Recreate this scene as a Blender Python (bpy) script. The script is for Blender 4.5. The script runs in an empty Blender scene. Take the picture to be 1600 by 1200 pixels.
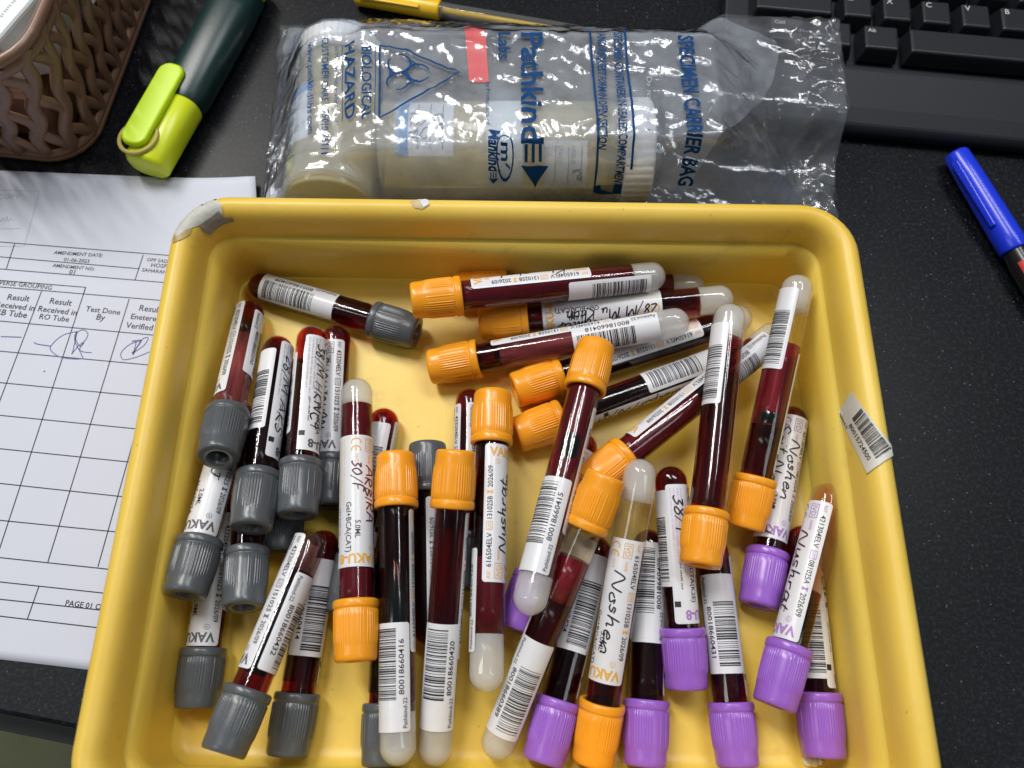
import bpy, bmesh, math, random
from mathutils import Vector, Matrix, noise
from mathutils.bvhtree import BVHTree

random.seed(7)
MM = 0.001
S = bpy.context.scene
COL = S.collection
rad = math.radians

# ------------------------------------------------------------------ camera, world, lamps, exposure
CAM_H, TILT, FPX = 308.0, rad(20.3), 1200.0        # mm above the desk, tilt from straight down, focal length in photo pixels
AX = Vector((0, math.sin(TILT), -math.cos(TILT)))
UPV = Vector((0, math.cos(TILT), math.sin(TILT)))
CAMP = Vector((0, 0, CAM_H))
cam_d = bpy.data.cameras.new('camera')
cam = bpy.data.objects.new('camera', cam_d)
COL.objects.link(cam)
cam.location = CAMP * MM
cam.rotation_euler = (TILT, 0, 0)
cam_d.sensor_width = 36.0
cam_d.lens = 36.0 * FPX / 1600.0
cam_d.clip_start = 0.01
cam_d.clip_end = 20.0
cam_d.dof.use_dof = True
cam_d.dof.focus_distance = 0.300
cam_d.dof.aperture_fstop = 11.0
S.camera = cam

W = bpy.data.worlds.new('World')
S.world = W
W.use_nodes = True
W.node_tree.nodes['Background'].inputs[0].default_value = (0.86, 0.92, 1.0, 1)
W.node_tree.nodes['Background'].inputs[1].default_value = 0.095


def area_lamp(name, loc, target, sx, sy, power, col):
    d = bpy.data.lights.new(name, 'AREA')
    d.shape = 'RECTANGLE'
    d.size, d.size_y = sx, sy
    d.energy = power
    d.color = col
    o = bpy.data.objects.new(name, d)
    COL.objects.link(o)
    o.location = loc
    o.rotation_euler = (Vector(target) - Vector(loc)).to_track_quat('-Z', 'Y').to_euler()
    return o


for lx in (-0.86, -0.62):
    area_lamp('ceiling_lamp', (lx, 1.0, 1.75), (0, 0.05, 0), 0.06, 1.2, 18.5, (1.0, 0.97, 0.93))
for ly in (0.70, 0.92):
    area_lamp('ceiling_lamp', (0.50, ly, 1.9), (0, 0.1, 0), 1.1, 0.06, 8.5, (0.95, 0.97, 1.0))
area_lamp('ceiling_lamp', (1.25, -0.28, 1.8), (0, 0.1, 0), 0.2, 0.9, 2.4, (0.92, 0.96, 1.0))
area_lamp('ceiling_lamp', (-1.25, -0.10, 1.8), (0, 0.1, 0), 0.2, 0.9, 4.5, (0.94, 0.98, 0.98))

S.render.engine = 'CYCLES'
S.view_settings.view_transform = 'Standard'
S.view_settings.look = 'None'
S.view_settings.exposure = -0.18
S.view_settings.gamma = 1.0
S.view_settings.use_curve_mapping = False
S.cycles.max_bounces = 10
S.cycles.transparent_max_bounces = 40
S.cycles.transmission_bounces = 10
S.cycles.diffuse_bounces = 4
S.cycles.glossy_bounces = 4
S.cycles.caustics_reflective = False
S.cycles.caustics_refractive = False
S.cycles.use_denoising = True


def ray(px, py):
    return AX + Vector((1, 0, 0)) * ((px - 800) / FPX) + UPV * ((600 - py) / FPX)


def unp(px, py, z=0.0):
    """photo pixel -> point (mm) on the horizontal plane at height z"""
    d = ray(px, py)
    return CAMP + d * ((z - CAM_H) / d.z)


# ------------------------------------------------------------------ materials
class NT:
    def __init__(self, name):
        self.m = bpy.data.materials.new(name)
        self.m.use_nodes = True
        self.t = self.m.node_tree
        self.t.nodes.clear()
        self.out = self.n('ShaderNodeOutputMaterial')

    def n(self, typ, **kw):
        nd = self.t.nodes.new(typ)
        for k, v in kw.items():
            if k.startswith('_'):
                setattr(nd, k[1:], v)
        return nd

    def l(self, a, b):
        self.t.links.new(a, b)


def setin(nd, **kw):
    for k, v in kw.items():
        key = k.replace('_', ' ')
        nd.inputs[key].default_value = v


def rgba(c):
    return (c[0], c[1], c[2], 1.0)


def plain(name, col, rough=0.45, spec=0.5, metal=0.0, sss=0.0, coat=0.0, vary=0.0, vscale=200.0, bump=0.0, bscale=600.0):
    T = NT(name)
    p = T.n('ShaderNodeBsdfPrincipled')
    setin(p, Base_Color=rgba(col), Roughness=rough, Metallic=metal)
    p.inputs['Specular IOR Level'].default_value = spec
    if sss:
        p.inputs['Subsurface Weight'].default_value = sss
        p.inputs['Subsurface Radius'].default_value = (1, .7, .5)
        p.inputs['Subsurface Scale'].default_value = 0.003
    if coat:
        p.inputs['Coat Weight'].default_value = coat
        p.inputs['Coat Roughness'].default_value = 0.08
    tc = T.n('ShaderNodeTexCoord')
    if vary:
        nz = T.n('ShaderNodeTexNoise')
        setin(nz, Scale=vscale, Detail=5.0)
        T.l(tc.outputs['Object'], nz.inputs['Vector'])
        mx = T.n('ShaderNodeMix', _data_type='RGBA')
        mx.inputs[6].default_value = rgba([c * (1 - vary) for c in col])
        mx.inputs[7].default_value = rgba([min(1, c * (1 + vary)) for c in col])
        T.l(nz.outputs['Fac'], mx.inputs[0])
        T.l(mx.outputs[2], p.inputs['Base Color'])
    if bump:
        nb = T.n('ShaderNodeTexNoise')
        setin(nb, Scale=bscale, Detail=3.0)
        T.l(tc.outputs['Object'], nb.inputs['Vector'])
        b = T.n('ShaderNodeBump')
        setin(b, Strength=bump, Distance=0.0005)
        T.l(nb.outputs['Fac'], b.inputs['Height'])
        T.l(b.outputs[0], p.inputs['Normal'])
    T.l(p.outputs[0], T.out.inputs[0])
    return T.m


def clear_skin(name, tint=(1, 1, 1), ior=1.5, rough=0.04, haze=0.0, hazecol=(0.9, 0.9, 0.9)):
    """thin clear plastic: see-through with Fresnel gloss on its outer face"""
    T = NT(name)
    tr = T.n('ShaderNodeBsdfTransparent')
    tr.inputs[0].default_value = rgba(tint)
    gl = T.n('ShaderNodeBsdfGlossy')
    gl.inputs['Roughness'].default_value = rough
    fr = T.n('ShaderNodeFresnel')
    fr.inputs[0].default_value = ior
    geo = T.n('ShaderNodeNewGeometry')
    inv = T.n('ShaderNodeMath', _operation='SUBTRACT')
    inv.inputs[0].default_value = 1.0
    T.l(geo.outputs['Backfacing'], inv.inputs[1])
    mu = T.n('ShaderNodeMath', _operation='MULTIPLY')
    T.l(fr.outputs[0], mu.inputs[0])
    T.l(inv.outputs[0], mu.inputs[1])
    base = tr
    if haze:
        df = T.n('ShaderNodeBsdfDiffuse')
        df.inputs[0].default_value = rgba(hazecol)
        m0 = T.n('ShaderNodeMixShader')
        m0.inputs[0].default_value = haze
        T.l(tr.outputs[0], m0.inputs[1])
        T.l(df.outputs[0], m0.inputs[2])
        base = m0
    mix = T.n('ShaderNodeMixShader')
    T.l(mu.outputs[0], mix.inputs[0])
    T.l(base.outputs[0], mix.inputs[1])
    T.l(gl.outputs[0], mix.inputs[2])
    T.l(mix.outputs[0], T.out.inputs[0])
    return T.m


def fluid(name, surf_col, opac, abs_col, dens, streak=0.25):
    """blood / serum: partly opaque surface over an absorbing body, streaked along the tube"""
    T = NT(name)
    tr = T.n('ShaderNodeBsdfTransparent')
    p = T.n('ShaderNodeBsdfPrincipled')
    setin(p, Roughness=0.18)
    p.inputs['Specular IOR Level'].default_value = 0.25
    tc = T.n('ShaderNodeTexCoord')
    oi = T.n('ShaderNodeObjectInfo')
    mp = T.n('ShaderNodeMapping')
    mp.inputs['Scale'].default_value = (260, 260, 28)
    T.l(tc.outputs['Object'], mp.inputs[0])
    ad = T.n('ShaderNodeVectorMath', _operation='ADD')
    sc = T.n('ShaderNodeMath', _operation='MULTIPLY')
    sc.inputs[1].default_value = 57.0
    T.l(oi.outputs['Random'], sc.inputs[0])
    T.l(mp.outputs[0], ad.inputs[0])
    T.l(sc.outputs[0], ad.inputs[1])
    nz = T.n('ShaderNodeTexNoise')
    setin(nz, Scale=1.0, Detail=2.5)
    T.l(ad.outputs[0], nz.inputs['Vector'])
    mr = T.n('ShaderNodeMapRange')
    mr.inputs['From Min'].default_value = 0.35
    mr.inputs['From Max'].default_value = 0.7
    mr.inputs['To Min'].default_value = max(0, opac - streak)
    mr.inputs['To Max'].default_value = min(1, opac + streak)
    T.l(nz.outputs['Fac'], mr.inputs['Value'])
    mx = T.n('ShaderNodeMix', _data_type='RGBA')
    mx.inputs[6].default_value = rgba([c * 0.55 for c in surf_col])
    mx.inputs[7].default_value = rgba([min(1, c * 1.5) for c in surf_col])
    T.l(nz.outputs['Fac'], mx.inputs[0])
    T.l(mx.outputs[2], p.inputs['Base Color'])
    mix = T.n('ShaderNodeMixShader')
    T.l(mr.outputs[0], mix.inputs[0])
    T.l(tr.outputs[0], mix.inputs[1])
    T.l(p.outputs[0], mix.inputs[2])
    T.l(mix.outputs[0], T.out.inputs[0])
    if dens:
        va = T.n('ShaderNodeVolumeAbsorption')
        va.inputs[0].default_value = rgba(abs_col)
        va.inputs[1].default_value = dens
        T.l(va.outputs[0], T.out.inputs[1])
    return T.m


def tray_plastic():
    T = NT('yellow_plastic')
    p = T.n('ShaderNodeBsdfPrincipled')
    setin(p, Roughness=0.36)
    p.inputs['Subsurface Weight'].default_value = 0.25
    p.inputs['Subsurface Radius'].default_value = (1, .6, .15)
    p.inputs['Subsurface Scale'].default_value = 0.004
    tc = T.n('ShaderNodeTexCoord')
    n1 = T.n('ShaderNodeTexNoise')
    setin(n1, Scale=14.0, Detail=6.0)
    T.l(tc.outputs['Object'], n1.inputs['Vector'])
    r1 = T.n('ShaderNodeValToRGB')
    r1.color_ramp.elements[0].position = 0.35
    r1.color_ramp.elements[0].color = (0.79, 0.53, 0.065, 1)
    r1.color_ramp.elements[1].position = 0.7
    r1.color_ramp.elements[1].color = (0.87, 0.625, 0.12, 1)
    T.l(n1.outputs['Fac'], r1.inputs[0])
    # grime: sparse greyish smears
    n2 = T.n('ShaderNodeTexNoise')
    setin(n2, Scale=38.0, Detail=8.0, Roughness=0.7)
    T.l(tc.outputs['Object'], n2.inputs['Vector'])
    r2 = T.n('ShaderNodeValToRGB')
    r2.color_ramp.elements[0].position = 0.60
    r2.color_ramp.elements[0].color = (0, 0, 0, 1)
    r2.color_ramp.elements[1].position = 0.80
    r2.color_ramp.elements[1].color = (0.5, 0.5, 0.5, 1)
    T.l(n2.outputs['Fac'], r2.inputs[0])
    # specks
    n3 = T.n('ShaderNodeTexVoronoi')
    setin(n3, Scale=110.0)
    T.l(tc.outputs['Object'], n3.inputs['Vector'])
    lt = T.n('ShaderNodeMath', _operation='LESS_THAN')
    lt.inputs[1].default_value = 0.055
    T.l(n3.outputs['Distance'], lt.inputs[0])
    sp = T.n('ShaderNodeMath', _operation='MULTIPLY')
    sp.inputs[1].default_value = 0.35
    T.l(lt.outputs[0], sp.inputs[0])
    ms = T.n('ShaderNodeMath', _operation='MAXIMUM')
    T.l(r2.outputs[0], ms.inputs[0])
    T.l(sp.outputs[0], ms.inputs[1])
    mx = T.n('ShaderNodeMix', _data_type='RGBA')
    T.l(ms.outputs[0], mx.inputs[0])
    T.l(r1.outputs[0], mx.inputs[6])
    mx.inputs[7].default_value = (0.33, 0.22, 0.07, 1)
    T.l(mx.outputs[2], p.inputs['Base Color'])
    rr = T.n('ShaderNodeMapRange')
    rr.inputs['To Min'].default_value = 0.3
    rr.inputs['To Max'].default_value = 0.52
    T.l(n2.outputs['Fac'], rr.inputs['Value'])
    T.l(rr.outputs[0], p.inputs['Roughness'])
    nb = T.n('ShaderNodeTexNoise')
    setin(nb, Scale=420.0, Detail=3.0)
    T.l(tc.outputs['Object'], nb.inputs['Vector'])
    b = T.n('ShaderNodeBump')
    setin(b, Strength=0.12, Distance=0.0004)
    T.l(nb.outputs['Fac'], b.inputs['Height'])
    T.l(b.outputs[0], p.inputs['Normal'])
    T.l(p.outputs[0], T.out.inputs[0])
    return T.m


def granite():
    T = NT('black_granite')
    p = T.n('ShaderNodeBsdfPrincipled')
    setin(p, Roughness=0.3)
    p.inputs['Specular IOR Level'].default_value = 0.22
    tc = T.n('ShaderNodeTexCoord')
    a = T.n('ShaderNodeTexNoise')
    setin(a, Scale=640.0, Detail=4.0, Roughness=0.75)
    T.l(tc.outputs['Object'], a.inputs['Vector'])
    r = T.n('ShaderNodeValToRGB')
    r.color_ramp.elements[0].position = 0.48
    r.color_ramp.elements[0].color = (0.0022, 0.0028, 0.0042, 1)
    r.color_ramp.elements[1].position = 0.78
    r.color_ramp.elements[1].color = (0.028, 0.031, 0.039, 1)
    T.l(a.outputs['Fac'], r.inputs[0])
    v = T.n('ShaderNodeTexVoronoi')
    setin(v, Scale=470.0)
    T.l(tc.outputs['Object'], v.inputs['Vector'])
    lt = T.n('ShaderNodeMath', _operation='LESS_THAN')
    lt.inputs[1].default_value = 0.16
    T.l(v.outputs['Distance'], lt.inputs[0])
    c = T.n('ShaderNodeSeparateColor')
    T.l(v.outputs['Color'], c.inputs[0])
    g = T.n('ShaderNodeMath', _operation='POWER')
    g.inputs[1].default_value = 5.0
    T.l(c.outputs[0], g.inputs[0])
    mu = T.n('ShaderNodeMath', _operation='MULTIPLY')
    T.l(lt.outputs[0], mu.inputs[0])
    T.l(g.outputs[0], mu.inputs[1])
    mx = T.n('ShaderNodeMix', _data_type='RGBA')
    T.l(mu.outputs[0], mx.inputs[0])
    T.l(r.outputs[0], mx.inputs[6])
    mx.inputs[7].default_value = (0.12, 0.125, 0.14, 1)
    T.l(mx.outputs[2], p.inputs['Base Color'])
    d = T.n('ShaderNodeTexNoise')
    setin(d, Scale=16.0, Detail=6.0)
    T.l(tc.outputs['Object'], d.inputs['Vector'])
    rr = T.n('ShaderNodeMapRange')
    rr.inputs['To Min'].default_value = 0.26
    rr.inputs['To Max'].default_value = 0.5
    T.l(d.outputs['Fac'], rr.inputs['Value'])
    T.l(rr.outputs[0], p.inputs['Roughness'])
    T.l(p.outputs[0], T.out.inputs[0])
    return T.m


def bag_film(name, haze, bump=0.9, gloss=1.0):
    T = NT(name)
    tc = T.n('ShaderNodeTexCoord')
    v = T.n('ShaderNodeTexVoronoi', _feature='DISTANCE_TO_EDGE')
    nz = T.n('ShaderNodeTexNoise')
    setin(nz, Scale=60.0, Detail=4.0)
    T.l(tc.outputs['Object'], nz.inputs['Vector'])
    mixv = T.n('ShaderNodeMix', _data_type='VECTOR')
    mixv.inputs[0].default_value = 0.012
    T.l(tc.outputs['Object'], mixv.inputs[4])
    T.l(nz.outputs['Color'], mixv.inputs[5])
    setin(v, Scale=38.0)
    T.l(mixv.outputs[1], v.inputs['Vector'])
    n2 = T.n('ShaderNodeTexNoise')
    setin(n2, Scale=48.0, Detail=1.0, Distortion=1.0)
    T.l(tc.outputs['Object'], n2.inputs['Vector'])
    mp = T.n('ShaderNodeMapping')
    mp.inputs['Scale'].default_value = (13, 44, 30)
    mp.inputs['Rotation'].default_value = (0, 0, 0.12)
    T.l(mixv.outputs[1], mp.inputs[0])
    rg = T.n('ShaderNodeTexNoise', _noise_type='RIDGED_MULTIFRACTAL')
    setin(rg, Scale=1.0, Detail=0.6)
    T.l(mp.outputs[0], rg.inputs['Vector'])
    a0 = T.n('ShaderNodeMath', _operation='MULTIPLY_ADD')
    T.l(rg.outputs['Fac'], a0.inputs[0])
    a0.inputs[1].default_value = 0.9
    T.l(v.outputs['Distance'], a0.inputs[2])
    ad = T.n('ShaderNodeMath', _operation='MULTIPLY_ADD')
    T.l(n2.outputs['Fac'], ad.inputs[0])
    ad.inputs[1].default_value = 0.5
    T.l(a0.outputs[0], ad.inputs[2])
    b = T.n('ShaderNodeBump')
    setin(b, Strength=bump, Distance=0.0022)
    T.l(ad.outputs[0], b.inputs['Height'])
    tr = T.n('ShaderNodeBsdfTransparent')
    tr.inputs[0].default_value = (0.97, 0.98, 1.0, 1)
    df = T.n('ShaderNodeBsdfDiffuse')
    df.inputs[0].default_value = (0.82, 0.86, 0.92, 1)
    tl = T.n('ShaderNodeBsdfTranslucent')
    tl.inputs[0].default_value = (0.82, 0.86, 0.92, 1)
    dm = T.n('ShaderNodeMixShader')
    dm.inputs[0].default_value = 0.5
    T.l(df.outputs[0], dm.inputs[1])
    T.l(tl.outputs[0], dm.inputs[2])
    hz = T.n('ShaderNodeMapRange')
    hz.inputs['From Min'].default_value = 0.3
    hz.inputs['From Max'].default_value = 0.7
    hz.inputs['To Min'].default_value = haze * 0.6
    hz.inputs['To Max'].default_value = haze * 1.5
    T.l(nz.outputs['Fac'], hz.inputs['Value'])
    m0 = T.n('ShaderNodeMixShader')
    T.l(hz.outputs[0], m0.inputs[0])
    T.l(tr.outputs[0], m0.inputs[1])
    T.l(dm.outputs[0], m0.inputs[2])
    gl = T.n('ShaderNodeBsdfGlossy')
    gl.inputs['Roughness'].default_value = 0.11
    T.l(b.outputs[0], gl.inputs['Normal'])
    fr = T.n('ShaderNodeFresnel')
    fr.inputs[0].default_value = 1.5
    T.l(b.outputs[0], fr.inputs['Normal'])
    geo = T.n('ShaderNodeNewGeometry')
    inv = T.n('ShaderNodeMath', _operation='SUBTRACT')
    inv.inputs[0].default_value = 1.0
    T.l(geo.outputs['Backfacing'], inv.inputs[1])
    mu = T.n('ShaderNodeMath', _operation='MULTIPLY')
    T.l(fr.outputs[0], mu.inputs[0])
    T.l(inv.outputs[0], mu.inputs[1])
    mg = T.n('ShaderNodeMath', _operation='MULTIPLY', _use_clamp=True)
    T.l(mu.outputs[0], mg.inputs[0])
    mg.inputs[1].default_value = gloss
    mix = T.n('ShaderNodeMixShader')
    T.l(mg.outputs[0], mix.inputs[0])
    T.l(m0.outputs[0], mix.inputs[1])
    T.l(gl.outputs[0], mix.inputs[2])
    T.l(mix.outputs[0], T.out.inputs[0])
    return T.m


def gel_mat():
    T = NT('separator_gel')
    p = T.n('ShaderNodeBsdfPrincipled')
    setin(p, Base_Color=(0.78, 0.78, 0.78, 1), Roughness=0.25)
    p.inputs['Subsurface Weight'].default_value = 0.6
    p.inputs['Subsurface Radius'].default_value = (1, .9, .8)
    p.inputs['Subsurface Scale'].default_value = 0.003
    tr = T.n('ShaderNodeBsdfTransparent')
    m = T.n('ShaderNodeMixShader')
    m.inputs[0].default_value = 0.44
    T.l(tr.outputs[0], m.inputs[1])
    T.l(p.outputs[0], m.inputs[2])
    T.l(m.outputs[0], T.out.inputs[0])
    return T.m


M = {}
M['tray'] = tray_plastic()
M['granite'] = granite()
M['tube'] = clear_skin('clear_tube_plastic', (0.97, 0.97, 0.96), 1.56, 0.055)
M['dark'] = fluid('dark_blood', (0.030, 0.004, 0.007), 0.34, (0.87, 0.08, 0.04), 620, 0.3)
M['deep'] = fluid('black_blood', (0.012, 0.003, 0.004), 0.38, (0.82, 0.07, 0.035), 850, 0.3)
M['scarlet'] = fluid('scarlet_blood', (0.20, 0.014, 0.022), 0.7, (0.9, 0.08, 0.06), 500, 0.25)
M['smoke'] = fluid('cloudy_blood_film', (0.10, 0.045, 0.04), 0.4, (0.9, 0.45, 0.35), 110, 0.25)
M['red'] = fluid('crimson_blood', (0.10, 0.006, 0.012), 0.8, (0.85, 0.05, 0.03), 700, 0.15)
M['rose'] = fluid('thin_blood_film', (0.24, 0.05, 0.055), 0.55, (0.9, 0.25, 0.2), 120, 0.3)
M['serum'] = fluid('straw_serum', (0.55, 0.42, 0.18), 0.10, (0.95, 0.8, 0.45), 40, 0.1)
M['amber'] = fluid('amber_serum', (0.40, 0.20, 0.10), 0.2, (0.95, 0.5, 0.25), 110, 0.1)
M['gel'] = gel_mat()
CAPC = {'O': plain('orange_cap_plastic', (0.90, 0.355, 0.018), 0.26, sss=0.15, bump=0.04, bscale=900),
        'G': plain('grey_cap_plastic', (0.085, 0.094, 0.104), 0.28, bump=0.05, bscale=900),
        'P': plain('purple_cap_plastic', (0.31, 0.12, 0.57), 0.26, sss=0.1, bump=0.04, bscale=900)}
M['label'] = plain('label_paper', (0.72, 0.725, 0.76), 0.35, vary=0.04, vscale=300, coat=0.15)
M['aged'] = plain('aged_label_paper', (0.66, 0.645, 0.58), 0.5, vary=0.06, vscale=300)
M['ink'] = plain('black_print', (0.015, 0.015, 0.018), 0.5)
M['pen'] = plain('marker_ink', (0.012, 0.011, 0.02), 0.4)
M['redpen'] = plain('maroon_ink', (0.12, 0.015, 0.02), 0.5)
PRC = {'O': plain('orange_print', (0.75, 0.40, 0.06), 0.5), 'G': plain('grey_print', (0.10, 0.10, 0.11), 0.5),
       'P': plain('purple_print', (0.38, 0.20, 0.52), 0.5)}
PRL = {'O': plain('pale_orange_print', (0.78, 0.62, 0.36), 0.5), 'G': plain('pale_grey_print', (0.4, 0.4, 0.42), 0.5),
       'P': plain('pale_purple_print', (0.6, 0.48, 0.68), 0.5)}
M['paper'] = plain('white_paper', (0.61, 0.63, 0.72), 0.7, vary=0.02, vscale=60)
M['tape'] = plain('torn_label_paper', (0.52, 0.52, 0.47), 0.6, vary=0.3, vscale=420)
M['grime'] = plain('grey_tape', (0.26, 0.235, 0.20), 0.5, vary=0.45, vscale=700)
M['blueprint'] = plain('blue_print', (0.003, 0.05, 0.17), 0.6, spec=0.15)
M['biro'] = plain('blue_biro_ink', (0.10, 0.10, 0.30), 0.5)
M['faint'] = plain('faint_grey_print', (0.42, 0.44, 0.48), 0.6)
M['lime'] = plain('lime_plastic', (0.56, 0.80, 0.004), 0.32, sss=0.2)
M['olive'] = plain('yellow_green_plastic', (0.66, 0.76, 0.012), 0.3, sss=0.2)
M['green'] = plain('dark_green_plastic', (0.006, 0.028, 0.027), 0.34, bump=0.05)
M['rubber'] = plain('rubber_band', (0.50, 0.40, 0.10), 0.5)
M['brown'] = plain('brown_plastic', (0.20, 0.108, 0.068), 0.34, bump=0.05)
M['white'] = plain('white_plastic', (0.75, 0.80, 0.80), 0.35)
M['blackbits'] = plain('black_bristle', (0.008, 0.008, 0.012), 0.4, bump=0.8, bscale=300)
M['yellow'] = plain('yellow_pen_plastic', (0.85, 0.52, 0.01), 0.32)
M['blue'] = plain('blue_pen_plastic', (0.012, 0.04, 0.68), 0.25, sss=0.1)
M['penblack'] = plain('black_pen_plastic', (0.012, 0.012, 0.013), 0.25)
M['redtag'] = plain('red_print', (0.60, 0.03, 0.03), 0.4)
M['key'] = plain('keyboard_plastic', (0.010, 0.011, 0.015), 0.42, bump=0.15, bscale=1800)
M['keybase'] = plain('keyboard_case', (0.010, 0.012, 0.017), 0.5, spec=0.35, bump=0.15, bscale=1800)
M['keytext'] = plain('key_legend', (0.55, 0.55, 0.55), 0.5)
M['film'] = bag_film('clear_bag_film', 0.09, 0.85, 1.9)
M['pouch'] = bag_film('milky_pouch_film', 0.33, 0.4, 0.7)
M['jar'] = clear_skin('jar_plastic', (0.93, 0.88, 0.72), 1.5, 0.12, haze=0.42, hazecol=(0.74, 0.69, 0.46))
M['urine'] = plain('pale_yellow_sample', (0.70, 0.58, 0.27), 0.35)
M['lid'] = plain('white_lid_plastic', (0.80, 0.80, 0.80), 0.35, sss=0.2)
M['redband'] = plain('red_sealing_tape', (0.75, 0.10, 0.10), 0.45)
M['tag'] = plain('jar_label_paper', (0.72, 0.74, 0.76), 0.5)
M['tagblue'] = plain('jar_label_blue', (0.13, 0.33, 0.60), 0.5)
M['floor'] = plain('floor_tile', (0.36, 0.38, 0.20), 0.5, vary=0.25, vscale=12)
M['black_slab'] = plain('plain_black', (0.008, 0.008, 0.009), 0.5)
M['clearbarrel'] = clear_skin('clear_barrel', (0.85, 0.87, 0.88), 1.5, 0.06, haze=0.15, hazecol=(0.5, 0.5, 0.5))
M['clot'] = plain('blood_clot', (0.004, 0.006, 0.006), 0.12)


# ------------------------------------------------------------------ object helpers
def mesh(name, verts, faces, mats, idx=None, smooth=True, unit=MM):
    me = bpy.data.meshes.new(name)
    me.from_pydata([(v[0] * unit, v[1] * unit, v[2] * unit) for v in verts], [], faces)
    if not isinstance(mats, (list, tuple)):
        mats = [mats]
    for m in mats:
        me.materials.append(m)
    if idx:
        me.polygons.foreach_set('material_index', idx)
    if smooth:
        me.polygons.foreach_set('use_smooth', [True] * len(me.polygons))
    me.update()
    return me


def put(name, me, parent=None, loc=None):
    o = bpy.data.objects.new(name, me)
    COL.objects.link(o)
    if parent is not None:
        o.parent = parent
    if loc is not None:
        o.location = Vector(loc) * MM
    return o


def tag(o, label=None, cat=None, group=None, kind=None):
    if label:
        o['label'] = label
    if cat:
        o['category'] = cat
    if group:
        o['group'] = group
    if kind:
        o['kind'] = kind
    return o


def thing(name, label, cat, loc=(0, 0, 0), group=None):
    o = bpy.data.objects.new(name, None)
    o.empty_display_size = 0.01
    COL.objects.link(o)
    o.location = Vector(loc) * MM
    return tag(o, label, cat, group)


def fix_normals(me):
    bm = bmesh.new()
    bm.from_mesh(me)
    bmesh.ops.recalc_face_normals(bm, faces=bm.faces)
    bm.to_mesh(me)
    bm.free()
    me.update()
    return me


def bevel(o, w, seg=3, angle=30):
    b = o.modifiers.new('bevel', 'BEVEL')
    b.width = w * MM
    b.segments = seg
    b.limit_method = 'ANGLE'
    b.angle_limit = rad(angle)
    return o


def lathe_mesh(name, prof, mat, seg=48, rfun=None):
    """prof: list of (r, z); axis = Z; r = 0 closes an end"""
    vs, fs, rings = [], [], []
    for k, (r, z) in enumerate(prof):
        if r <= 1e-6:
            rings.append([len(vs)])
            vs.append((0, 0, z))
        else:
            ring = []
            for i in range(seg):
                a = 2 * math.pi * i / seg
                rr = rfun(k, a, r) if rfun else r
                ring.append(len(vs))
                vs.append((rr * math.cos(a), rr * math.sin(a), z))
            rings.append(ring)
    for A, B in zip(rings, rings[1:]):
        if len(A) == 1 and len(B) == 1:
            continue
        for i in range(seg):
            j = (i + 1) % seg
            if len(A) == 1:
                fs.append((A[0], B[j], B[i]))
            elif len(B) == 1:
                fs.append((A[i], A[j], B[0]))
            else:
                fs.append((A[i], A[j], B[j], B[i]))
    return fix_normals(mesh(name, vs, fs, mat))


def box_mesh(name, sx, sy, sz, mat, taper=0.0, base=0.0):
    """box centred in x, y; z from base up; top shrunk by taper on each side"""
    x, y = sx / 2, sy / 2
    t = taper
    v = [(-x, -y, base), (x, -y, base), (x, y, base), (-x, y, base),
         (-x + t, -y + t, base + sz), (x - t, -y + t, base + sz), (x - t, y - t, base + sz), (-x + t, y - t, base + sz)]
    f = [(3, 2, 1, 0), (4, 5, 6, 7), (0, 1, 5, 4), (1, 2, 6, 5), (2, 3, 7, 6), (3, 0, 4, 7)]
    return mesh(name, v, f, mat, smooth=False)


def tube_mesh(name, pts, r, mat, seg=10, closed=False):
    vs, fs = [], []
    n = len(pts)
    P = [Vector(p) for p in pts]
    prev = None
    for i, p in enumerate(P):
        if closed:
            t = P[(i + 1) % n] - P[i - 1]
        else:
            t = P[min(i + 1, n - 1)] - P[max(i - 1, 0)]
        t.normalize()
        a = Vector((0, 0, 1)) if abs(t.z) < 0.9 else Vector((1, 0, 0))
        u = t.cross(a).normalized()
        w = t.cross(u)
        for k in range(seg):
            ang = 2 * math.pi * k / seg
            vs.append(p + (u * math.cos(ang) + w * math.sin(ang)) * r)
    rng = n if closed else n - 1
    for i in range(rng):
        for k in range(seg):
            a, b = i * seg + k, i * seg + (k + 1) % seg
            j = (i + 1) % n
            fs.append((a, b, j * seg + (k + 1) % seg, j * seg + k))
    if not closed:
        fs.append(tuple(range(seg)))
        fs.append(tuple(range((n - 1) * seg, n * seg)))
    return fix_normals(mesh(name, vs, fs, mat))


# ------------------------------------------------------------------ flat artwork: text, bars, strokes
_tc = {}


def text2d(s, size, bold=0.0):
    """text -> (verts2d, faces, width); left aligned on its baseline, size = cap height in mm"""
    key = (s, bold)
    if key not in _tc:
        c = bpy.data.curves.new('t', 'FONT')
        c.body = s
        c.size = 1.0
        c.resolution_u = 2
        c.offset = bold
        c.fill_mode = 'FRONT'
        o = bpy.data.objects.new('t', c)
        COL.objects.link(o)
        dg = bpy.context.evaluated_depsgraph_get()
        me = bpy.data.meshes.new_from_object(o.evaluated_get(dg))
        vs = [(v.co.x, v.co.y) for v in me.vertices]
        fs = [tuple(p.vertices) for p in me.polygons]
        bpy.data.objects.remove(o)
        bpy.data.curves.remove(c)
        bpy.data.meshes.remove(me)
        w = max([v[0] for v in vs]) if vs else 0.3 * len(s)
        _tc[key] = (vs, fs, w)
    vs, fs, w = _tc[key]
    k = size / 0.70
    return [(x * k, y * k) for x, y in vs], fs, w * k


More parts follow.
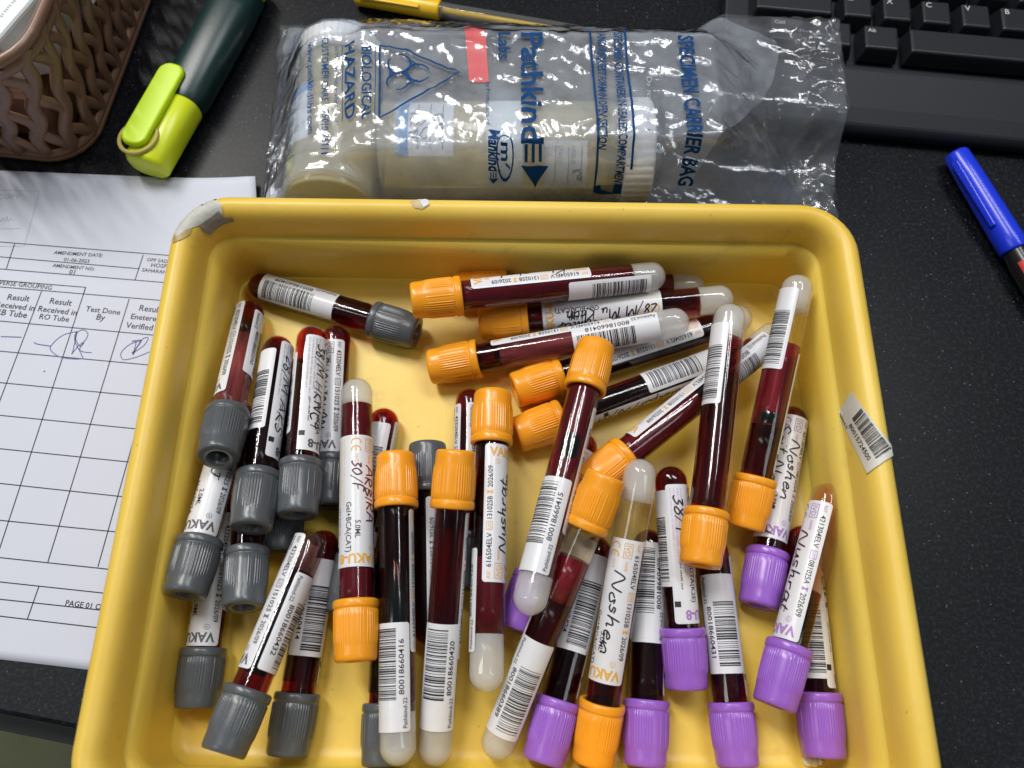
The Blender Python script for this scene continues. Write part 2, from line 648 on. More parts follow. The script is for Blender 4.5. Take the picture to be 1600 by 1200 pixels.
class Art:
    """2-D artwork in mm: u to the right, v up; one material slot per colour"""

    def __init__(self):
        self.v, self.f, self.mi, self.mats = [], [], [], []

    def slot(self, m):
        if m not in self.mats:
            self.mats.append(m)
        return self.mats.index(m)

    def poly(self, vs, fs, m):
        b = len(self.v)
        s = self.slot(m)
        self.v += vs
        for f in fs:
            self.f.append(tuple(i + b for i in f))
            self.mi.append(s)

    def rect(self, u0, v0, u1, v1, m):
        self.poly([(u0, v0), (u1, v0), (u1, v1), (u0, v1)], [(0, 1, 2, 3)], m)

    def frame(self, u0, v0, u1, v1, w, m):
        self.rect(u0, v0, u1, v0 + w, m)
        self.rect(u0, v1 - w, u1, v1, m)
        self.rect(u0, v0 + w, u0 + w, v1 - w, m)
        self.rect(u1 - w, v0 + w, u1, v1 - w, m)

    def text(self, s, u, v, size, m, bold=0.0, rot=0.0, width=None, slant=0.0, fitw=None):
        vs, fs, w = text2d(s, size, bold)
        kx = 1.0
        if fitw:
            kx = fitw / w
        c, sn = math.cos(rad(rot)), math.sin(rad(rot))
        out = []
        for x, y in vs:
            x = x * kx + y * slant
            out.append((u + x * c - y * sn, v + x * sn + y * c))
        self.poly(out, fs, m)
        return w * kx

    def stroke(self, pts, w, m, taper=True):
        n = len(pts)
        if n < 2:
            return
        vs, fs = [], []
        for i, p in enumerate(pts):
            a, b = pts[max(0, i - 1)], pts[min(n - 1, i + 1)]
            dx, dy = b[0] - a[0], b[1] - a[1]
            L = math.hypot(dx, dy) or 1
            k = w / 2 * ((0.65 if i in (0, n - 1) else 1.0) if taper else 1)
            vs += [(p[0] - dy / L * k, p[1] + dx / L * k), (p[0] + dy / L * k, p[1] - dx / L * k)]
        for i in range(n - 1):
            fs.append((2 * i, 2 * i + 1, 2 * i + 3, 2 * i + 2))
        self.poly(vs, fs, m)

    def dashes(self, u0, u1, v, h, m, seed=1):
        """a line of print too small to read: word-long runs of tiny ticks"""
        rn = random.Random(seed)
        u = u0
        while u < u1:
            wl = rn.uniform(1.2, 4.2)
            x = u
            while x < min(u + wl, u1):
                k = rn.uniform(0.55, 1.0)
                self.rect(x, v, x + h * 0.38, v + h * k, m)
                x += h * 0.72
            u += wl + h * 0.9

    def bars(self, u0, u1, v0, v1, m, seed):
        rn = random.Random(seed)
        u = u0
        unit = 0.21
        while u < u1 - unit:
            w = unit * rn.choice((1, 1, 1, 2, 2, 3))
            self.rect(u, v0, min(u + w, u1), v1, m)
            u += w + unit * rn.choice((1, 1, 1, 2, 2, 3))

    def cut(self, du, dv):
        """cut along grid lines so that the artwork can be bent"""
        bm = bmesh.new()
        bv = [bm.verts.new((x, y, 0)) for x, y in self.v]
        for f, mi in zip(self.f, self.mi):
            try:
                q = bm.faces.new([bv[i] for i in f])
                q.material_index = mi
            except ValueError:
                pass
        for ax, st in ((0, du), (1, dv)):
            if not st:
                continue
            lo = min(p[ax] for p in self.v)
            hi = max(p[ax] for p in self.v)
            k = math.floor(lo / st) + 1
            while k * st < hi:
                co = [0, 0, 0]
                no = [0, 0, 0]
                co[ax] = k * st
                no[ax] = 1
                bmesh.ops.bisect_plane(bm, geom=bm.verts[:] + bm.edges[:] + bm.faces[:], dist=1e-5, plane_co=co, plane_no=no)
                k += 1
        bm.verts.index_update()
        self.v = [(p.co.x, p.co.y) for p in bm.verts]
        self.f = [tuple(p.index for p in f.verts) for f in bm.faces]
        self.mi = [f.material_index for f in bm.faces]
        bm.free()
        return self

    def build(self, name, fn, nrm=None):
        vs = [fn(u, v) for u, v in self.v]
        me = mesh(name, vs, self.f, self.mats, self.mi, smooth=True)
        return me


# hand lettering: strokes in a unit box (x 0..w, y 0..1)
HAND = {
    'A': (.8, [[(0, 0), (.4, 1), (.75, 0)], [(.15, .38), (.65, .42)]]), 'B': (.7, [[(.1, 0), (.12, 1)], [(.1, 1), (.6, .8), (.15, .52), (.65, .28), (.05, 0)]]),
    'C': (.7, [[(.6, .85), (.25, .95), (.05, .45), (.3, .02), (.65, .2)]]), 'F': (.6, [[(.1, 0), (.14, 1), (.6, .98)], [(.1, .52), (.5, .55)]]),
    'H': (.75, [[(.08, 0), (.12, 1)], [(.62, 0), (.66, 1)], [(.1, .5), (.64, .54)]]), 'I': (.3, [[(.12, 0), (.15, 1)]]),
    'J': (.6, [[(.5, 1), (.46, .2), (.25, 0), (.05, .2)], [(.2, 1), (.65, 1)]]), 'K': (.7, [[(.1, 0), (.14, 1)], [(.62, 1), (.15, .45), (.66, 0)]]),
    'M': (.95, [[(.05, 0), (.12, 1), (.42, .3), (.75, 1), (.85, 0)]]), 'N': (.8, [[(.06, 0), (.1, 1), (.62, .02), (.68, 1)]]),
    'R': (.7, [[(.1, 0), (.12, 1), (.55, .88), (.5, .6), (.14, .5), (.62, 0)]]), 'S': (.6, [[(.55, .85), (.25, 1), (.1, .72), (.5, .35), (.3, .02), (.03, .15)]]),
    'L': (.55, [[(.1, 1), (.08, .02), (.5, .06)]]), 'P': (.6, [[(.1, 0), (.12, 1), (.5, .85), (.45, .55), (.12, .5)]]), 'c': (.4, [[(.36, .42), (.1, .48), (.06, .1), (.36, .06)]]),
    'V': (.65, [[(.05, 1), (.3, 0), (.62, 1)]]), 'g': (.45, [[(.38, .45), (.1, .45), (.08, .08), (.36, .15), (.4, .5), (.36, -.35), (.1, -.3)]]),
    'a': (.5, [[(.42, .45), (.15, .5), (.05, .2), (.2, 0), (.4, .2), (.44, .48), (.46, .05), (.55, .1)]]), 'b': (.45, [[(.08, 1), (.06, .05), (.3, 0), (.4, .3), (.08, .35)]]),
    'd': (.5, [[(.4, .4), (.1, .42), (.08, .05), (.38, .1), (.44, 1), (.42, .02)]]), 'e': (.42, [[(.05, .25), (.38, .32), (.25, .52), (.05, .3), (.15, .02), (.45, .12)]]),
    'f': (.4, [[(.4, .95), (.2, .9), (.15, -.3)], [(0, .5), (.38, .52)]]), 'h': (.5, [[(.06, 1), (.08, 0), (.12, .35), (.34, .5), (.38, .02), (.5, .08)]]),
    'i': (.22, [[(.06, .5), (.08, .04), (.2, .1)], [(.1, .75), (.13, .79)]]), 'k': (.45, [[(.06, 1), (.08, 0)], [(.4, .55), (.1, .25), (.42, 0)]]),
    'l': (.25, [[(.06, .1), (.15, 1), (.08, .05), (.22, .1)]]), 'm': (.75, [[(.04, .5), (.06, 0), (.2, .5), (.3, 0), (.44, .5), (.58, .05), (.72, .1)]]),
    'n': (.55, [[(.04, .5), (.06, 0), (.22, .5), (.4, .4), (.42, .05), (.52, .08)]]), 'o': (.42, [[(.2, .5), (.03, .25), (.18, 0), (.38, .22), (.22, .5), (.42, .48)]]),
    'p': (.45, [[(.06, .5), (.08, -.4), (.1, .4), (.35, .5), (.38, .15), (.1, .05)]]), 'r': (.38, [[(.04, .5), (.08, 0), (.12, .38), (.36, .5)]]),
    's': (.36, [[(.32, .45), (.1, .5), (.08, .32), (.3, .18), (.2, 0), (.02, .06)]]), 't': (.36, [[(.16, .95), (.14, .06), (.32, .06)], [(0, .6), (.34, .64)]]),
    'u': (.5, [[(.04, .5), (.08, .06), (.3, .04), (.38, .5), (.42, .04), (.52, .1)]]), 'v': (.42, [[(.02, .5), (.2, 0), (.4, .5)]]),
    '0': (.55, [[(.25, 1), (.05, .5), (.25, 0), (.48, .5), (.25, 1)]]), '3': (.5, [[(.05, .9), (.4, .9), (.2, .55), (.45, .3), (.2, 0), (.02, .1)]]),
    '2': (.5, [[(.05, .8), (.3, 1), (.42, .7), (.05, .05), (.5, .08)]]), '4': (.55, [[(.35, 1), (.05, .4), (.5, .42)], [(.38, .7), (.36, -.1)]]),
    '7': (.5, [[(.02, .95), (.45, .98), (.15, 0)]]), '8': (.5, [[(.4, .85), (.15, .95), (.1, .65), (.4, .3), (.25, 0), (.05, .2), (.38, .65), (.4, .85)]]),
    '/': (.45, [[(.4, 1.1), (.02, -.2)]]), ' ': (.35, []), '-': (.4, [[(.05, .45), (.35, .48)]]), '+': (.5, [[(.05, .45), (.45, .48)], [(.25, .75), (.24, .15)]]),
}


def smooth_line(p, n=5):
    if len(p) < 3:
        return p
    out = []
    for i in range(len(p) - 1):
        p0, p1, p2, p3 = p[max(0, i - 1)], p[i], p[i + 1], p[min(len(p) - 1, i + 2)]
        for k in range(n):
            t = k / n
            out.append(tuple(0.5 * ((2 * p1[d]) + (-p0[d] + p2[d]) * t + (2 * p0[d] - 5 * p1[d] + 4 * p2[d] - p3[d]) * t * t
                                    + (-p0[d] + 3 * p1[d] - 3 * p2[d] + p3[d]) * t ** 3) for d in (0, 1)))
    out.append(p[-1])
    return out


def handwrite(art, s, u, v, h, m, w=0.36, fit=None, seed=1, slant=0.18):
    rn = random.Random(seed)
    total = sum(HAND[c][0] + 0.06 for c in s) * h
    k = fit / total if fit else 1.0
    x = 0.0
    for c in s:
        wd, ss = HAND[c]
        jy = rn.uniform(-.12, .12) * h
        js = rn.uniform(.88, 1.12)
        for st in ss:
            pts = [((x + q[0] * h + q[1] * h * slant) * k + rn.uniform(-.05, .05) * h, q[1] * h * js + jy + rn.uniform(-.05, .05) * h) for q in st]
            pts = smooth_line([(u + a, v + b) for a, b in pts])
            art.stroke(pts, w, m)
        x += (wd + 0.06) * h


# ------------------------------------------------------------------ the setting: desk, black slab below it, floor
def slab(name, corners, z0, z1, mat, kind='structure'):
    n = len(corners)
    v = [(c[0], c[1], z0) for c in corners] + [(c[0], c[1], z1) for c in corners]
    f = [tuple(range(n, 2 * n)), tuple(range(n - 1, -1, -1))]
    for i in range(n):
        j = (i + 1) % n
        f.append((i, j, n + j, n + i))
    o = put(name, fix_normals(mesh(name, v, f, mat, smooth=False)))
    return tag(o, kind=kind)


dirv = Vector((math.cos(rad(-10)), math.sin(rad(-10)), 0))
nrmv = Vector((-dirv.y, dirv.x, 0))
E0 = Vector((-189.4, -16.0, 0))


def deskp(a, b):
    p = E0 + dirv * a + nrmv * b
    return (p.x, p.y)


d = slab('desk_top', [deskp(-600, 0), deskp(1100, 0), deskp(1100, 800), deskp(-600, 800)], -22, 0, M['granite'])
bevel(d, 2.0)
slab('lower_black_slab', [deskp(-600, -9), deskp(1100, -9), deskp(1100, 60), deskp(-600, 60)], -60, -22.5, M['black_slab'])  # black slab below the desk top, reaching past its front edge
slab('floor', [(-2500, -2500), (2500, -2500), (2500, 2500), (-2500, 2500)], -745, -740, M['floor'])


# ------------------------------------------------------------------ the printed form under the tray
def paper_height(x, y):
    # the top right corner of the sheet lifts a little
    cx, cy = -121.3, 216.4
    d2 = math.hypot(x - cx, y - cy)
    return 0.5 + max(0.0, 1 - d2 / 45.0) ** 2 * 4.0


PTL, PTR = unp(-110, 263, 0), unp(403, 284, 0)
PBL = unp(-110, 1017, 0)
PBR = PBL + (unp(127, 1045, 0) - unp(0, 1030, 0)).normalized() * 130.0
form = thing('printed_form', 'white printed form with a ruled table, left of and partly under the yellow tray', 'paper')
vs, fs = [], []
NXP, NYP = 40, 60
for j in range(NYP + 1):
    for i in range(NXP + 1):
        a, b = i / NXP, j / NYP
        p = (PTL * (1 - a) + PTR * a) * (1 - b) + (PBL * (1 - a) + PBR * a) * b
        vs.append((p.x, p.y, paper_height(p.x, p.y)))
for j in range(NYP):
    for i in range(NXP):
        a = j * (NXP + 1) + i
        fs.append((a, a + NXP + 1, a + NXP + 2, a + 1))
sheet = put('sheet', mesh('sheet', vs, fs, M['paper']), form)
sol = sheet.modifiers.new('thick', 'SOLIDIFY')
sol.thickness = 0.12 * MM
sol.offset = -1


class PaperArt(Art):
    def __init__(self):
        super().__init__()

    def line(self, a, b, w=0.42, m=None):
        A, B = unp(*a, 0.5), unp(*b, 0.5)
        n = max(2, int((B - A).length / 6))
        self.stroke([((A + (B - A) * (i / n)).x, (A + (B - A) * (i / n)).y) for i in range(n + 1)], w, m or M['ink'], False)

    def txt(self, s, a, b, m=None, bold=0.01, hk=1.0):
        A, B = unp(*a, 0.5), unp(*b, 0.5)
        D = B - A
        L = D.length
        D.normalize()
        vs, fs, w = text2d(s, 1.0, bold)
        k = L / w
        out = []
        for x, y in vs:
            x *= k
            y *= k * hk
            out.append((A.x + D.x * x - D.y * y, A.y + D.y * x + D.x * y))
        self.poly(out, fs, m or M['ink'])

    def scrawl(self, pix, w, m):
        self.stroke(smooth_line([(unp(*q, 0.5).x, unp(*q, 0.5).y) for q in pix]), w, m)


A = PaperArt()
for a, b in [((-40, 375), (275, 400)), ((-40, 398), (218, 420)), ((-40, 417), (275, 443)), ((23, 381), (10, 420)), ((224, 398), (211, 438)),
             ((-40, 435), (134, 449)), ((-40, 445), (270, 471)), ((134, 449), (130, 461)), ((-40, 498), (255, 525)), ((65, 455), (-10, 652)),
             ((134, 449), (-8, 880)), ((202, 467), (75, 878)), ((225, 630), (153, 886)),
             ((-40, 545), (240, 571)), ((-40, 594), (230, 620)), ((-40, 645), (222, 671)), ((-40, 697), (212, 723)), ((-40, 751), (200, 777)),
             ((-40, 809), (190, 832)), ((-40, 867), (175, 890)), ((-40, 905), (165, 927)), ((-40, 932), (165, 954)), ((-40, 958), (155, 981)), ((61, 916), (43, 967))]:
    A.line(a, b)
for s, a, b, bo in [('AMENDMENT DATE:', (84, 397), (160, 402), .012), ('01-06-2023', (99, 408), (139, 411), .012), ('AMENDMENT NO:', (82, 417), (147, 423), .012),
                    ('01', (107, 428), (116, 429), .012), ('OPF SADAR', (229, 408), (272, 412), .012), ('HOSPITAL', (235, 417), (280, 421), .012),
                    ('SAHARANPUR', (221, 424), (276, 430), .012), ('REVERSE GROUPING', (-14, 443), (80, 453), .008), ('Result', (10, 468), (45, 471), .012),
                    ('Received in', (-8, 479), (53, 486), .012), ('RB Tube', (-8, 491), (41, 497), .012), ('Result', (76, 474), (111, 478), .012),
                    ('Received in', (58, 486), (119, 493), .012), ('RO Tube', (60, 498), (107, 503), .012), ('Test Done', (133, 486), (187, 492), .012),
                    ('By', (149, 499), (163, 501), .012), ('Result', (216, 485), (251, 489), .012), ('Enetered &', (203, 498), (262, 504), .012),
                    ('Verified By', (196, 512), (256, 518), .012), ('PAGE 01 OF 01', (101, 946), (176, 955), .014)]:
    A.txt(s, a, b, bold=bo)
# grey rubber stamp box
for a, b in [((-30, 296), (62, 299)), ((62, 299), (38, 384)), ((38, 385), (-30, 385))]:
    A.line(a, b, 0.25, M['faint'])
A.txt('COPY', (-6, 311), (30, 312), M['faint'], 0.0)
A.scrawl([(-8, 346), (-2, 340), (2, 346), (5, 340), (8, 346), (11, 338), (12, 346), (17, 342), (21, 344)], 0.3, M['faint'])
A.line((-10, 358), (32, 357), 0.25, M['faint'])
A.cut(None, 4)
put('printed_text', A.build('form_print', lambda u, v: (u, v, paper_height(u, v) + 0.09)), form)
B = PaperArt()
B.scrawl([(1, 526), (18, 526.5), (34, 527)], 0.45, M['biro'])
B.scrawl([(53, 535), (60, 538), (80, 541)], 0.45, M['biro'])


def crop(q, k=5.714, oy=420):
    return [(x / k, y / k + oy) for x, y in q]


B.scrawl(crop([(690, 560), (560, 595), (455, 690), (470, 745), (560, 795), (725, 805), (730, 770), (668, 640), (690, 560), (650, 740), (645, 755), (700, 690), (760, 640),
               (785, 580), (740, 545), (670, 590), (690, 660), (720, 690), (750, 660), (710, 720), (760, 745), (820, 748)]), 0.36, M['biro'])
B.scrawl(crop([(1190, 760), (1215, 650), (1180, 650), (1265, 640), (1200, 730), (1190, 765), (1260, 640), (1322, 615), (1290, 680), (1190, 750), (1180, 740)]), 0.36, M['biro'])
B.scrawl(crop([(1265, 640), (1160, 675), (1085, 745), (1085, 795), (1120, 812), (1230, 785), (1340, 740)]), 0.36, M['biro'])
B.scrawl([(68.5, 580), (69.5, 580.3), (70.5, 580)], 0.7, M['biro'])
put('handwriting', B.build('form_ink', lambda u, v: (u, v, paper_height(u, v) + 0.13)), form)


# ------------------------------------------------------------------ the yellow tray
TC = Vector((-0.6, 63.0, 0))
TYAW = rad(-0.9)
THX, THY, TR = 133.2, 110.5, 22.0


def rrect(hx, hy, r, n=10):
    pts = []
    for cx, cy, a0 in ((hx - r, hy - r, 0), (-hx + r, hy - r, 90), (-hx + r, -hy + r, 180), (hx - r, -hy + r, 270)):
        for k in range(n + 1):
            a = rad(a0 + 90 * k / n)
            pts.append((cx + r * math.cos(a), cy + r * math.sin(a)))
    return pts


tprof = [(0, 37), (0, 44.5), (.35, 47.5), (1.3, 49.8), (2.8, 51.3), (4.6, 51.9), (5.4, 51.8), (6.8, 51.3), (8.1, 50.3), (9.2, 48.8), (10.0, 46.6), (10.6, 43.5), (10.9, 39),
         (11.2, 33), (11.5, 24), (11.8, 16), (12.2, 11.5), (12.9, 8.4), (14.0, 6.0), (15.6, 4.3), (17.6, 3.4), (20, 3.0), (34, 3.0), (60, 3.0), (100, 3.0)]
oprof = [(100, 0.5), (19, 0.5), (14.5, 1.2), (13.6, 6), (13.0, 24), (12.6, 37)]


def loops_mesh(name, prof, mat, hx, hy, R):
    vs, fs, loops = [], [], []
    for dd, z in prof:
        r = max(R - dd, 4.0)
        ring = []
        for p in rrect(hx - dd, hy - dd, r):
            ring.append(len(vs))
            vs.append((p[0], p[1], z))
        loops.append(ring)
    n = len(loops[0])
    for A_, B_ in zip(loops, loops[1:]):
        for i in range(n):
            j = (i + 1) % n
            fs.append((A_[i], A_[j], B_[j], B_[i]))
    return vs, fs, loops


vs, fs, loops = loops_mesh('tray', tprof, M['tray'], THX, THY, TR)
fs.append(tuple(loops[-1]))
v2, f2, l2 = loops_mesh('tray', oprof, M['tray'], THX, THY, TR)
b0 = len(vs)
vs += v2
fs += [tuple(i + b0 for i in f) for f in f2]
fs.append(tuple(i + b0 for i in reversed(l2[0])))
n = len(loops[0])
for i in range(n):
    j = (i + 1) % n
    fs.append((loops[0][j], loops[0][i], l2[-1][i] + b0, l2[-1][j] + b0))
tray = thing('storage_tray', 'yellow plastic tray holding the heap of blood tubes', 'tray', TC)
tray.rotation_euler = (0, 0, TYAW)
tbody = put('tray_body', fix_normals(mesh('tray_body', vs, fs, M['tray'])), tray)
TMAT = Matrix.Translation(TC) @ Matrix.Rotation(TYAW, 4, 'Z')
TINV = TMAT.inverted()
TBVH = BVHTree.FromPolygons([TMAT @ Vector(v) for v in vs], fs)


def on_tray(px, py, lift=0.25):
    d = ray(px, py).normalized()
    hit, nn, _, _ = TBVH.ray_cast(CAMP, d)
    while hit is None or hit.z < 30:
        px, py = px + (800 - px) * 0.004, py + (750 - py) * 0.004
        d = ray(px, py).normalized()
        hit, nn, _, _ = TBVH.ray_cast(CAMP, d)
    if nn.dot(d) > 0:
        nn = -nn
    return TINV @ (hit + nn * lift)


def quad_map(c, u, v):
    """c: four pixel corners (u0v0, u1v0, u1v1, u0v1)"""
    x = (c[0][0] * (1 - u) + c[1][0] * u) * (1 - v) + (c[3][0] * (1 - u) + c[2][0] * u) * v
    y = (c[0][1] * (1 - u) + c[1][1] * u) * (1 - v) + (c[3][1] * (1 - u) + c[2][1] * u) * v
    return x, y


def patch(name, outline, mat, lift, cellpx=6.0):
    """a stuck-on paper patch following the tray, outline in photo pixels"""
    a = Art()
    a.poly(outline, [tuple(range(len(outline)))], mat)
    a.cut(cellpx, cellpx)
    me = a.build(name, lambda u, v: on_tray(u, v, lift))
    return fix_normals(me)


# barcode sticker on the right wall
SQ = ((1310, 645), (1357, 740), (1398, 708), (1333, 612))
a = Art()
a.rect(0, 0, 36, 14, M['aged'])
a.cut(1.5, 1.5)
st = put('barcode_sticker', a.build('sticker', lambda u, v: on_tray(*quad_map(SQ, u / 36, v / 14), 0.5 + 0.9 * max(0, u / 36 - .8) + 0.5 * max(0, v / 14 - .7))), tray)
a = Art()
a.bars(9, 33, 6, 13, M['ink'], 5)
a.text('80015724500', 10, 2.6, 2.0, M['ink'], 0.01, fitw=21)
a.text('Pathkind-22', 1.5, 0.7, 1.3, M['ink'], 0.01, fitw=9)
a.cut(1.5, 1.5)
put('printed_text', a.build('sticker_print', lambda u, v: on_tray(*quad_map(SQ, u / 36, v / 14), 0.62 + 0.9 * max(0, u / 36 - .8) + 0.5 * max(0, v / 14 - .7))), st)
# torn paper and grey tape at the back left corner, a scrap on the back rim
put('torn_label', patch('torn_label', [(271, 366), (276, 354), (284, 338), (297, 325), (313, 315), (330, 309), (338, 311), (347, 322), (348, 336), (340, 333), (325, 342),
                                      (311, 352), (300, 356), (290, 360), (283, 368), (276, 370)], M['tape'], 0.3, 4), tray)
put('tape_scrap', patch('tape_scrap', [(310, 352), (325, 343), (342, 329), (349, 339), (364, 340), (366, 345), (350, 349), (340, 355), (327, 367), (318, 362)], M['grime'], 0.45, 4), tray)
put('tape_scrap', patch('tape_scrap2', [(269, 370), (280, 368), (292, 357), (300, 357), (296, 367), (285, 374), (271, 380)],
                        plain('dirty_yellow_tape', (0.42, 0.30, 0.10), 0.5, vary=0.4, vscale=500), 0.3, 4), tray)
put('paper_scrap', patch('paper_scrap', [(640, 316), (650, 312), (668, 313), (672, 320), (660, 327), (648, 325)], plain('stuck_paper', (0.62, 0.47, 0.27), 0.6, vary=0.3, vscale=400), 0.3, 4), tray)
put('paper_scrap', patch('paper_scrap2', [(655, 314), (668, 312), (671, 319), (662, 324)], M['label'], 0.5, 4), tray)

# ------------------------------------------------------------------ blood tubes
RT, RL = 6.3, 5.95
LEN = {'O': 108.0, 'G': 80.5, 'P': 80.5}
CAPL = 21.0


def hemi(r, z0=0.0, n=8):
    """round bottom: centre of the ball at z = RT"""
    return [(r * math.sin(rad(90 * k / n)), RT - r * math.cos(rad(90 * k / n))) for k in range(n + 1)]


def wall_mesh(kind):
    L = LEN[kind]
    return lathe_mesh('tube_wall', hemi(RT, 0, 10) + [(RT, 12 + k * (L - CAPL + 2 - 12) / 6) for k in range(7)], M['tube'], 64)


def fill_mesh(name, s0, s1, mat, r=RL):
    prof = []
    full = hemi(r, 0, 10)
    if s0 <= full[0][1]:
        prof = [q for q in full if q[1] < s1 - 0.2]
    else:
        rr = r if s0 >= RT else math.sqrt(max(0.01, r * r - (RT - s0) ** 2))
        prof = [(0, s0), (rr, s0)] + [q for q in full if s0 + .2 < q[1] < s1 - .2]
    n = max(2, int((s1 - max(s0, RT)) / 8))
    z0 = max(s0, RT)
    prof += [(r, z0 + (s1 - z0) * k / n) for k in range(1, n)] if s1 > RT else []
    rr = r if s1 >= RT else math.sqrt(max(0.01, r * r - (RT - s1) ** 2))
    prof += [(rr, s1), (0, s1)]
    return lathe_mesh(name, prof, mat, 40)


def cap_mesh(kind):
    L = LEN[kind]
    z0 = L - CAPL
    prof = [(6.32, z0 + 1.0), (6.5, z0 + .1), (7.6, z0), (8.05, z0 + .35), (8.2, z0 + .9), (8.2, z0 + 2.4), (8.05, z0 + 2.9), (7.75, z0 + 3.1),
            (7.75, z0 + 3.5), (7.75, z0 + 3.9), (7.75, z0 + 6), (7.72, z0 + 9), (7.68, z0 + 12), (7.62, z0 + 14.2), (7.58, z0 + 15.2), (7.52, z0 + 16.2),
            (7.48, z0 + 18.5), (7.4, z0 + 19.8), (7.15, z0 + 20.6), (6.7, z0 + 21.0), (5.0, z0 + 21.0), (4.0, z0 + 20.9), (3.6, z0 + 20.5), (3.4, z0 + 14), (0, z0 + 13.5)]
    # rib strength at each ring
    rib = {8: .0, 9: 1, 10: 1, 11: 1, 12: 1, 13: .75, 14: .25}

    def rf(k, a, r):
        s = rib.get(k, 0)
        if not s:
            return r
        d = math.degrees(a) % 90
        g = 0
        if 16 <= d <= 65:
            g = 0.5 - 0.5 * math.cos((d - 16) / 7 * 2 * math.pi)
            g = g ** 0.8 * 0.42
        elif 76 < d < 84:
            g = (0.5 - 0.5 * math.cos((d - 76) / 8 * 2 * math.pi)) * 0.35
        else:
            g = 0.16
        return r + g * s
    return lathe_mesh('cap', prof, CAPC[kind], 240, rf)


LU, LC = 50.0, 21.5
LNAME = {'O': ('616504ELV', '131025B', '5.0ML', 'Gel+BCA(CAT)'), 'P': ('421304ELV', '081025A', '3.0ML', 'EDTA(K2E)'), 'G': ('433204ELV', '151025', '2.0ML', 'NaF+EDTA')}


def wrap(r, lead=0.0, flip=False, vref=0.0):
    """artwork -> tube surface. v = vref sits at local angle 0; u runs from tip to cap (or back when flipped)"""
    def f(u, v):
        if flip:
            a, z = (v - vref) / RT, -u
        else:
            a, z = (vref - v) / RT, u
        return (r * math.cos(a), r * math.sin(a), z)
    return f


def round_rect_art(L, H, m, r=1.2):
    a = Art()
    pts = []
    for cx, cy, a0 in ((L - r, H - r, 0), (r, H - r, 90), (r, r, 180), (L - r, r, 270)):
        for k in range(5):
            t = rad(a0 + 22.5 * k)
            pts.append((cx + r * math.cos(t), cy + r * math.sin(t)))
    a.poly(pts, [tuple(range(len(pts)))], m)
    return a.cut(None, 0.8)


def maker_art(kind):
    ref, lot, vol, add = LNAME[kind]
    a = Art()
    c, p = PRC[kind], PRL[kind]
    H = LC
    a.text('REF', 1.2, H - 2.9, 1.3, c, 0.0, fitw=2.6)
    a.text(ref, 5.0, H - 3.2, 1.9, M['ink'], 0.012, fitw=12.0)
    a.frame(18.0, H - 3.5, 21.2, H - 1.1, 0.22, c)
    a.text('LOT', 18.4, H - 2.9, 1.2, c, 0, fitw=2.4)
    a.text(lot, 21.6, H - 3.2, 1.9, M['ink'], 0.012, fitw=8.6)
    a.poly([(31.0, H - 3.3), (32.6, H - 3.3), (32.0, H - 2.2), (32.6, H - 1.2), (31.0, H - 1.2), (31.6, H - 2.2)], [(0, 1, 2, 5), (5, 2, 3, 4)], c)
    a.text('2026/09', 33.4, H - 3.2, 1.9, M['ink'], 0.012, fitw=8.2)
    a.frame(1.3, H - 7.6, 6.6, H - 4.4, 0.25, c)
    a.text('IVD', 1.9, H - 7.0, 2.0, c, 0, fitw=4.0)
    a.text('NAME', 7.6, H - 6.4, 1.1, c, 0, fitw=3.6)
    # conformity mark: two open letters
    for u0 in (1.6, 4.6):
        arc = [(u0 + 1.3 + 1.5 * math.cos(rad(t)), H - 11 + 1.7 * math.sin(rad(t))) for t in range(70, 291, 20)]
        a.stroke(arc, 0.5, c, False)
    a.rect(4.9, H - 11.2, 6.3, H - 10.75, c)
    a.text('DATE', 7.6, H - 11.2, 1.1, c, 0, fitw=3.2)
    a.text(vol, 33.0, H - 11.2, 1.9, M['ink'], 0.012)
    a.text(add, 26.0 if kind == 'O' else 29.0, H - 14.6, 2.0, M['ink'], 0.01)
    for q in range(4):
        a.dashes(1.5, 24 + 5 * (q % 2), 1.4 + q * 1.35, 0.8, p, q + 3)
    a.dashes(28, 38, 3.2, 0.8, M['ink'], 9)
    a.rect(42.2, 0.4, 44.2, 2.6, M['ink'])
    # maker's word across the label's cap end
    a.text('VAKU-8', 45.4, H - 2.0, 3.3, c, 0.035, rot=-90, fitw=15.5)
    ring = [(43.3 + 0.95 * math.cos(rad(t)), H - 5.0 + 0.95 * math.sin(rad(t))) for t in range(0, 361, 30)]
    a.stroke(ring, 0.16, c, False)
    a.text('R', 42.9, H - 4.7, 0.9, c, 0, rot=-90)
    return a.cut(None, 0.8)


WALL = {k: wall_mesh(k) for k in 'OGP'}
CAP = {k: cap_mesh(k) for k in 'OGP'}
# v = LC (the edge with the REF line) at angle 0, the rest towards +angle
LAB = {k: round_rect_art(LU, LC, M['label']).build('label', wrap(RT + .05, vref=LC)) for k in 'OGP'}
LABP = {k: maker_art(k).build('printed_text', wrap(RT + .12, vref=LC)) for k in 'OGP'}
BARL, BARH = 35.0, 14.5
BLAB = {f: round_rect_art(BARL, BARH, M['label'], 1.0).build('barcode_label', wrap(RT + .10, flip=f, vref=BARH / 2)) for f in (False, True)}
GELS, FILLS = {}, {}


def gel(s1):
    if s1 not in GELS:
        GELS[s1] = fill_mesh('gel_plug', 0, s1, M['gel'])
    return GELS[s1]


def bar_art(number):
    a = Art()
    a.bars(10.0, 33.2, 5.0, 13.0, M['ink'], int(number))
    a.text(number, 11.5, 2.3, 1.85, M['ink'], 0.012, fitw=18.0)
    a.text('Pathkind-22', 1.0, 1.3, 1.45, M['ink'], 0.008, fitw=9.6)
    return a.cut(None, 0.8)


